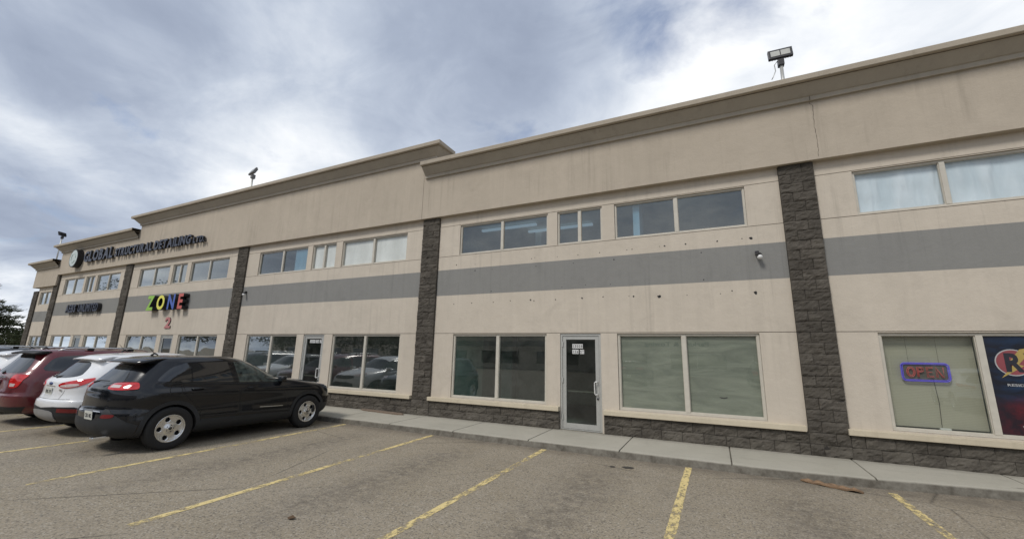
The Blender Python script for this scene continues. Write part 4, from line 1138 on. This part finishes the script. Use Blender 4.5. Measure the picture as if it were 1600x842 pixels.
    c.seam([(.66, 1.155), (1.2, 1.145), (2.0, 1.105), (3.0, 1.07)], wd=.006, mat=M['gasket'], name='belt_strip')
    fy = [(.97+.10*math.cos(2*math.pi*k/20), 1.02+.09*math.sin(2*math.pi*k/20)) for k in range(21)]; c.seam(fy, mirror=False, wd=.005)
    c.seam([(12, .70), (24, .695)], 'rc', .006, M['chrome'], True, 'badge')
    handles(c, [1.33, 2.38], 1.035, M['black_paint'], -.03)
    mirror(c, 3.04, 1.09, M['black_paint'], .84)
    plate(c, .13, .088, .63, 'CBX 482', R(6), .28, .14); antenna(c, .92, 1.645)
    bm = bmesh.new(); tube(bm, [(0, .12, 1.17), (.08, .17, 1.20), (.34, .20, 1.20)], [.02, .012, .006], 6); link('wiper', bm, M['gasket'], c.root)
    addbox(c, 'exhaust_pipe', .42, .52, .05, .3, .25, .31, M['chrome'], .02)
    c.wheels([.97, 3.80], .37, .82, 5, .232); return c
# ---- white compact SUV
def make_white(loc, rz, label, group, pm='white_paint', cat='SUV'):
    c = Car('parked_suv', loc, rz, label, cat, group, M[pm]); c.fc = 3.4
    tab = [(.24, .42, 4.15, .78), (.29, .20, 4.34, .85), (.38, .06, 4.46, .90), (.50, .02, 4.50, .918), (.62, .0, 4.52, .92), (.70, .01, 4.51, .92), (.72, .035, 4.50, .92), (.86, .075, 4.44, .92), (.97, .075, 4.32, .912),
           (1.05, .085, 4.10, .90), (1.10, .11, 3.84, .885), (1.15, .16, 3.55, .87), (1.20, .22, 3.30, .85), (1.30, .33, 3.10, .81), (1.40, .43, 2.92, .765), (1.49, .51, 2.76, .72), (1.56, .55, 2.6, .68),
           (1.60, .66, 2.44, .64), (1.635, .95, 2.28, .57), (1.657, 1.22, 2.10, .46), (1.670, 1.45, 1.95, .28), (1.674, 1.6, 1.8, .1)]
    ar = [(.93, .36), (3.62, .36)]
    c.build(tab, .60, .95, ar, .40)
    c.panel('wheel_arch_trim', ring_poly(ar[0], .403, .455, -12, 196), 'side', M['plastic'], .006); c.panel('wheel_arch_trim', ring_poly(ar[1], .403, .455, -14, 190), 'side', M['plastic'], .006)
    c.panel('sill_trim', [(1.38, .27), (3.16, .27), (3.16, .42), (1.39, .44)], 'side', M['plastic'], .005)
    c.panel('rear_bumper', [(-3, .26), (44, .26), (56, .30), (58, .52), (46, .60), (25, .60), (-3, .56)], 'rc', M['plastic'], .008, .04)
    c.panel('bumper_insert', smooth_poly([(-24, .33), (0, .28), (24, .33), (26, .42), (20, .52), (-20, .52), (-26, .42)], 3), 'rc', M['silver_plastic'], .018, .04, mirror=False)
    c.panel('reflector', [(30, .50), (48, .49), (50, .56), (31, .575)], 'rc', plain('deep_red_reflector', (.16, .012, .014), .25), .013, .03)
    c.panel('side_window', smooth_poly([(.78, 1.33), (1.0, 1.41), (1.20, 1.455), (1.23, 1.18), (1.05, 1.20)], 3), 'side', M['car_glass'], .003)
    c.panel('side_window', [(1.28, 1.17), (1.25, 1.46), (1.55, 1.50), (2.06, 1.515), (2.13, 1.13)], 'side', M['car_glass'], .003)
    c.panel('side_window', [(2.21, 1.12), (2.14, 1.515), (2.45, 1.50), (2.75, 1.40), (3.05, 1.24), (3.15, 1.15), (3.05, 1.10)], 'side', M['car_glass_light'], .003)
    c.panel('rear_window', smooth_poly([(-36, 1.18), (-20, 1.145), (0, 1.14), (20, 1.145), (36, 1.18), (40, 1.25), (35, 1.44), (0, 1.47), (-35, 1.44), (-40, 1.26)], 3), 'rc', M['rear_glass'], .003, mirror=False)
    c.panel('windshield', [(-.68, 3.26), (.68, 3.26), (.58, 2.64), (-.58, 2.64)], 'top', M['car_glass'], .003, mirror=False)
    bm = bmesh.new(); pf = [(.44, 1.525), (.46, 1.50), (.70, 1.53), (.84, 1.602), (.60, 1.578)]; rows = []
    for k in range(13):
        t = -1+2*k/12; rows.append([bm.verts.new((t*.60, y+.06*t*t, z-.02*abs(t)**2.5)) for y, z in pf])
    for A, B_ in zip(rows, rows[1:]):
        for k in range(5): bm.faces.new([A[k], A[(k+1) % 5], B_[(k+1) % 5], B_[k]])
    bm.faces.new(rows[0]); bm.faces.new(rows[-1]); link('spoiler', bm, M[pm], c.root, True)
    lens = smooth_poly([(20, 1.00), (25, 1.05), (38, 1.095), (50, 1.13), (56, 1.145), (54, 1.08), (46, 1.0), (35, .955), (26, .96)], 3)
    c.panel('tail_light', lens, 'rc', M['red_lens'], .014, .03)
    c.panel('reverse_light', smooth_poly([(24, .995), (33, 1.025), (43, 1.035), (45, 1.01), (38, .975), (28, .97)], 3), 'rc', M['clear_lens'], .019, .03)
    c.panel('headlight', smooth_poly([(24, .96), (34, 1.01), (48, 1.05), (52, 1.0), (38, .94), (28, .92)], 3), 'fc', M['clear_lens'], .008, .03)
    c.panel('grille', smooth_poly([(0, .84), (22, .85), (25, .94), (0, .95)], 2), 'fc', M['gasket'], .004)
    c.panel('grille', smooth_poly([(0, .42), (22, .44), (26, .68), (0, .72)], 2), 'fc', M['gasket'], .004)
    c.seam([(33, 1.0), (29, .83), (27, .745)], 'rc'); c.seam([(-40, .742), (0, .735), (40, .742)], 'rc', mirror=False); c.seam([(1.24, 1.46), (1.20, 1.15), (1.32, .8), (1.40, .44)]); c.seam([(2.10, 1.51), (2.17, 1.1), (2.2, .42)]); c.seam([(3.14, 1.1), (3.14, .5)])
    c.panel('plate_recess', [(-10, .79), (10, .79), (12, .965), (-12, .965)], 'rc', M[pm], .002, mirror=False)
    c.seam([(-13, .975), (13, .975)], 'rc', .012, M['chrome'], False, 'trim_strip')
    bm = bmesh.new(); bmesh.ops.create_uvsphere(bm, u_segments=16, v_segments=8, radius=1, matrix=Matrix.Translation((0, .075, 1.025)) @ Matrix.Diagonal((.075, .02, .03, 1))); link('badge', bm, plain('blue_oval_badge', (.03, .06, .18), .25), c.root, True)
    tb, _ = text_bm('SE', .05, .006, 1, .002); fit(tb, .38, .46, .90, .93); put(tb, 0, .095, 0); link('badge', tb, M['chrome'], c.root)
    plate(c, 0, .065, .875, 'BVK 719', R(4)); antenna(c, 1.15, 1.685)
    bm = bmesh.new(); tube(bm, [(0, .14, 1.15), (.10, .20, 1.175), (.36, .235, 1.18)], [.025, .014, .006], 6); link('wiper', bm, M['gasket'], c.root)
    handles(c, [1.45, 2.45], 1.04, M[pm]); mirror(c, 3.08, 1.10, M[pm], .87)
    c.wheels([.93, 3.62], .355, .80, 5, .23); return c
# ---- maroon three-row SUV with silver roof rails
def make_red(loc, rz, label, group, pm='red_paint', rails=True):
    c = Car('parked_suv', loc, rz, label, 'SUV', group, M[pm]); c.fc = 3.9
    tab = [(.24, .40, 4.7, .84), (.30, .16, 4.92, .92), (.40, .05, 5.02, .97), (.55, .01, 5.06, .985), (.66, .0, 5.07, .99), (.72, .03, 5.06, .99), (.90, .05, 5.0, .985), (1.0, .06, 4.88, .975),
           (1.06, .075, 4.64, .96), (1.12, .10, 4.3, .94), (1.17, .13, 4.05, .92), (1.25, .19, 3.82, .88), (1.36, .27, 3.6, .84), (1.47, .34, 3.38, .80), (1.56, .39, 3.2, .755),
           (1.62, .42, 3.02, .71), (1.665, .46, 2.84, .64), (1.69, .60, 2.6, .54), (1.705, .85, 2.4, .42), (1.713, 1.1, 2.1, .25), (1.715, 1.3, 1.9, .1)]
    ar = [(1.08, .37), (4.10, .37)]
    c.build(tab, .42, .95, ar, .41, nr=3.0)
    c.panel('rear_bumper', [(-3, .26), (36, .26), (50, .30), (54, .44), (44, .44), (-3, .42)], 'rc', M['plastic'], .006, .04)
    c.panel('side_window', smooth_poly([(.50, 1.22), (.55, 1.38), (.72, 1.52), (1.20, 1.56), (1.50, 1.565), (1.52, 1.19), (1.0, 1.19)], 3), 'side', M['car_glass'], .003)
    c.panel('side_window', [(1.58, 1.19), (1.56, 1.565), (2.1, 1.58), (2.46, 1.575), (2.52, 1.17)], 'side', M['car_glass'], .003)
    c.panel('side_window', [(2.60, 1.17), (2.54, 1.57), (2.9, 1.55), (3.2, 1.47), (3.55, 1.27), (3.62, 1.19)], 'side', M['car_glass_light'], .003)
    c.panel('rear_window', smooth_poly([(-38, 1.17), (0, 1.15), (38, 1.17), (43, 1.25), (37, 1.54), (0, 1.56), (-37, 1.54), (-43, 1.25)], 3), 'rc', M['rear_glass'], .003, mirror=False)
    c.panel('windshield', [(-.72, 3.95), (.72, 3.95), (.62, 3.25), (-.62, 3.25)], 'top', M['car_glass'], .003, mirror=False)
    bm = bmesh.new(); pf = [(.24, 1.615), (.26, 1.585), (.5, 1.60), (.56, 1.665), (.4, 1.66)]; rows = []
    for k in range(13):
        t = -1+2*k/12; rows.append([bm.verts.new((t*.66, y+.05*t*t, z-.02*abs(t)**2.5)) for y, z in pf])
    for A, B_ in zip(rows, rows[1:]):
        for k in range(5): bm.faces.new([A[k], A[(k+1) % 5], B_[(k+1) % 5], B_[k]])
    bm.faces.new(rows[0]); bm.faces.new(rows[-1]); link('spoiler', bm, M['plastic'] if rails else M[pm], c.root, True)
    c.panel('tail_light', smooth_poly([(33, .86), (31, 1.02), (34, 1.12), (44, 1.13), (50, 1.11), (47, 1.02), (44, .88), (40, .84)], 3), 'rc', M['red_lens'], .012, .03)
    c.panel('reverse_light', [(34, .87), (40, .87), (41, .93), (34, .94)], 'rc', M['clear_lens'], .018, .03)
    c.panel('headlight', smooth_poly([(24, .90), (34, .98), (48, 1.02), (50, .95), (38, .86)], 3), 'fc', M['clear_lens'], .008, .03)
    c.seam([(38, .82), (36, .74)], 'rc'); c.seam([(-45, .735), (0, .73), (45, .735)], 'rc', mirror=False); c.seam([(1.55, 1.56), (1.55, 1.1), (1.56, .6)]); c.seam([(2.57, 1.56), (2.58, .44)]); c.seam([(3.6, 1.15), (3.6, .5)])
    c.seam([(-16, 1.06), (16, 1.06)], 'rc', .014, M['chrome'], False, 'trim_strip')
    plate(c, 0, .035, .93, 'BNR 305', R(3)); handles(c, [1.75, 2.75], 1.06, M[pm]); mirror(c, 3.55, 1.14, M[pm], .92)
    if rails:
        for s in (1, -1):
            x = s*.60; pts = [(x, .72, 1.66), (x, .84, 1.715), (x, 1.0, 1.735), (x, 1.7, 1.74), (x, 2.2, 1.73), (x, 2.4, 1.71), (x, 2.55, 1.65)]
            bm = bmesh.new(); tube(bm, pts, .019, 8); rl = link('roof_rail', bm, M['alloy'], c.root)
            for yy in (1.3, 2.1):
                bm = bmesh.new(); box(bm, x-.03, x+.03, yy-.06, yy+.06, 1.68, 1.735, bev=.01); link('rail_foot', bm, M['gasket'], rl)
        for yy in (1.25, 2.1):
            bm = bmesh.new(); tube(bm, [(-.60, yy, 1.752), (.60, yy, 1.752)], .015, 8); link('cross_bar', bm, M['gasket'], c.root)
        antenna(c, .68, 1.70, .05, .2)
    bm = bmesh.new(); tube(bm, [(0, .1, 1.14), (-.1, .16, 1.19), (-.42, .20, 1.23)], [.03, .016, .008], 6); link('wiper', bm, M['gasket'], c.root)
    c.wheels([1.08, 4.10], .37, .86, 5, .262); return c

black = make_black((-9.87, -6.17, 0), 0, 'shiny black SUV nearest the camera, with grey plastic wheel arches and silver five spoke wheels', SUVG)
white = make_white((-12.27, -5.93, 0), 0, 'white compact SUV between the black and the maroon one', SUVG)
red = make_red((-14.80, -6.0, 0), 0, 'maroon SUV with silver roof rails beside the white compact one', SUVG)
def copy_tree(o, parent=None):
    c = o.copy(); col.objects.link(c); c.parent = parent
    for ch in list(o.children): copy_tree(ch, c)
    return c
def place(src, loc, rz, label, group, swap=None):
    c = copy_tree(src); c.location = loc; c.rotation_euler = (0, 0, rz); c['label'] = label; c['group'] = group
    if swap:
        for ch in c.children_recursive:
            if ch.type == 'MESH' and any(m == M[swap[0]] for m in ch.data.materials):
                ch.data = ch.data.copy()
                for i, m in enumerate(ch.data.materials):
                    if m == M[swap[0]]: ch.data.materials[i] = M[swap[1]]
    return c
place(white.root, (-17.75, -5.9, 0), 0, 'white SUV at the left edge, past the maroon one', SUVG)
place(red.root, (-20.35, -5.85, 0), 0, 'dark SUV roof farthest left, behind the white one at the edge', SUVG, ('red_paint', 'grey_paint'))
OPP = 'vehicles standing across the lot, mirrored in the windows'
place(white.root, (9.2, -12.4, 0), R(188), 'white SUV across the lot, mirrored in the window with the OPEN sign', OPP)
place(black.root, (-5.2, -19.5, 0), R(180), 'black SUV across the lot, mirrored in the glass door', OPP)
place(white.root, (-22.5, -21.0, 0), R(180), 'white SUV across the lot, mirrored left of the door', OPP)
place(red.root, (3.0, -22.0, 0), R(180), 'charcoal SUV across the lot, mirrored in the filmed window', OPP, ('red_paint', 'grey_paint'))

# ------------------------------------------------------------------ building across the lot (seen mirrored in the glass)
op = tag(empty('opposite_building', (-12, -46, 0)), 'long low beige building across the lot, mirrored in the lower windows', 'building')
bm = bmesh.new(); box(bm, -70, 42, -10, 0, 0, 7.2); link('wall', bm, M['stucco'], op)
bm = bmesh.new(); box(bm, -70.3, 42.3, -10.3, .3, 7.2, 8.0); link('parapet', bm, M['parapet'], op)
for k in range(12):
    bm = bmesh.new(); x = -65+k*9; box(bm, x, x+6.2, .0, .04, .7, 2.5); wn = link('window', bm, M['car_glass'], op)
    bm = bmesh.new(); box(bm, x+3.05, x+3.15, .041, .07, .7, 2.5); box(bm, x, x+6.2, .041, .07, 2.5, 2.6); link('mullion', bm, M['frame'], wn)
bm = bmesh.new(); box(bm, -70, 42, .001, .02, 3.2, 3.95); link('painted_band', bm, M['band'], op)

# ------------------------------------------------------------------ trees
def leafmat(name, a, b):
    n = NT(name); oi = n.noise(.9, 3)
    return n.set(Base_Color=n.mix(n.ramp(oi, [(.35, 0), (.65, 1)]), a, b), Roughness=.8, Specular_IOR_Level=.2)
M['needle'] = leafmat('spruce_needles', (.035, .045, .022), (.075, .085, .04)); M['foliage'] = leafmat('leaf_green', (.028, .04, .016), (.06, .08, .028)); M['bark'] = plain('bark', (.07, .05, .035), .95)
def pine(x, y, h, r, label, seed, group):
    rnd = random.Random(seed); root = tag(empty('pine_tree', (x, y, 0)), label, 'tree', group)
    bm = bmesh.new(); tube(bm, [(0, 0, 0), (.05, 0, h*.5), (0, .05, h)], [.22, .13, .02], 8)
    lim = []
    for i in range(64):
        t = .10+.88*i/64; z = h*t; L = r*(1-t)**.62*rnd.uniform(.6, 1.12); a = rnd.uniform(0, 2*math.pi)
        e = Vector((math.cos(a)*L, math.sin(a)*L, L*rnd.uniform(.02, .28))); lim.append((Vector((0, 0, z)), e))
        tube(bm, [(0, 0, z), Vector((0, 0, z))+e*.5+Vector((0, 0, -.05)), Vector((0, 0, z))+e], [.045, .028, .01], 5)
    link('trunk', bm, M['bark'], root)
    bm = bmesh.new()
    for o, e in lim:
        L = e.length
        for k in range(int(60+L*80)):
            t = rnd.uniform(.18, 1.04); p = o+e*t; sp = L*.20*(1.15-t*.7)
            p += Vector((rnd.gauss(0, sp), rnd.gauss(0, sp), rnd.gauss(0, .09)))
            d = Vector((e.x, e.y, 0)).normalized()*rnd.uniform(.10, .24)+Vector((rnd.gauss(0, .09), rnd.gauss(0, .09), rnd.uniform(-.02, .13)))
            s = Vector((rnd.gauss(0, 1), rnd.gauss(0, 1), rnd.gauss(0, 1))).normalized()*rnd.uniform(.02, .05)
            bm.faces.new([bm.verts.new(p-s), bm.verts.new(p+s), bm.verts.new(p+d+s*.4), bm.verts.new(p+d-s*.4)])
    link('crown', bm, M['needle'], root, recalc=False); return root
def broad(x, y, h, r, label, seed, group, n=3600, name='leafy_tree', mat='foliage'):
    rnd = random.Random(seed); root = tag(empty(name, (x, y, 0)), label, 'tree', group); bm = bmesh.new()
    tube(bm, [(0, 0, 0), (.1, 0, h*.35), (0, 0, h*.75)], [.2, .14, .05], 8); cl = []
    for i in range(26):
        a = rnd.uniform(0, 6.28); z = h*rnd.uniform(.3, .95); q = r*math.sqrt(rnd.random())*(1-abs(z/h-.55)*1.2); c = Vector((q*math.cos(a), q*math.sin(a), z)); cl.append((c, r*rnd.uniform(.2, .42)))
        tube(bm, [(0, 0, min(z, h*.7)*.6), c*.6+Vector((0, 0, z*.3)), c], [.05, .03, .01], 5)
    link('trunk', bm, M['bark'], root); bm = bmesh.new()
    for i in range(n):
        c, q = rnd.choice(cl); d = Vector((rnd.gauss(0, 1), rnd.gauss(0, 1), rnd.gauss(0, .8))).normalized()*q*rnd.uniform(.5, 1.05); p = c+d
        if p.z < .05: continue
        u = Vector((rnd.gauss(0, 1), rnd.gauss(0, 1), rnd.gauss(0, 1))).normalized(); v = u.orthogonal().normalized(); s = rnd.uniform(.05, .13)*(1 if h < 5 else 1.7)
        bm.faces.new([bm.verts.new(p+u*s), bm.verts.new(p+v*s*.6), bm.verts.new(p-u*s), bm.verts.new(p-v*s*.6)])
    link('crown', bm, M[mat], root, recalc=False); return root
TG = 'trees beyond the far end of the building'
pine(-52, .9, 6.5, 4.6, 'ragged dark pine at the left edge reaching over the far end of the building', 4, TG)
broad(-58, 3.5, 3.2, 2.6, 'low leafy tree under the pine, left of the far column', 2, TG)
broad(-63, 6.6, 3.0, 2.6, 'small leafy tree closest to the end column of the building', 5, TG)
broad(-56, -1.6, 2.9, 2.6, 'low leafy tree at the left edge under the pine', 9, TG, name='leafy_bush')
pine(-70, 4, 5.0, 3.0, 'smaller spruce behind the ragged pine', 12, TG)
OT = 'trees across the lot, mirrored in the windows'
for i, (x, y, h) in enumerate([(-34, -30, 9), (-43, -33, 11), (-51, -31, 10), (-60, -33, 12), (-70, -30, 11), (-80, -28, 12), (-92, -26, 12)]):
    broad(x, y, h, 5.5, 'dark leafy tree in the row across the lot, mirrored in the left windows', 30+i, OT, 9000)

scene.view_settings.view_transform = 'Standard'; scene.view_settings.look = 'None'; scene.view_settings.exposure = 0; scene.view_settings.gamma = 1
scene.cycles.max_bounces = 8; scene.cycles.transparent_max_bounces = 10; scene.cycles.use_denoising = True
scene.cycles.caustics_reflective = False
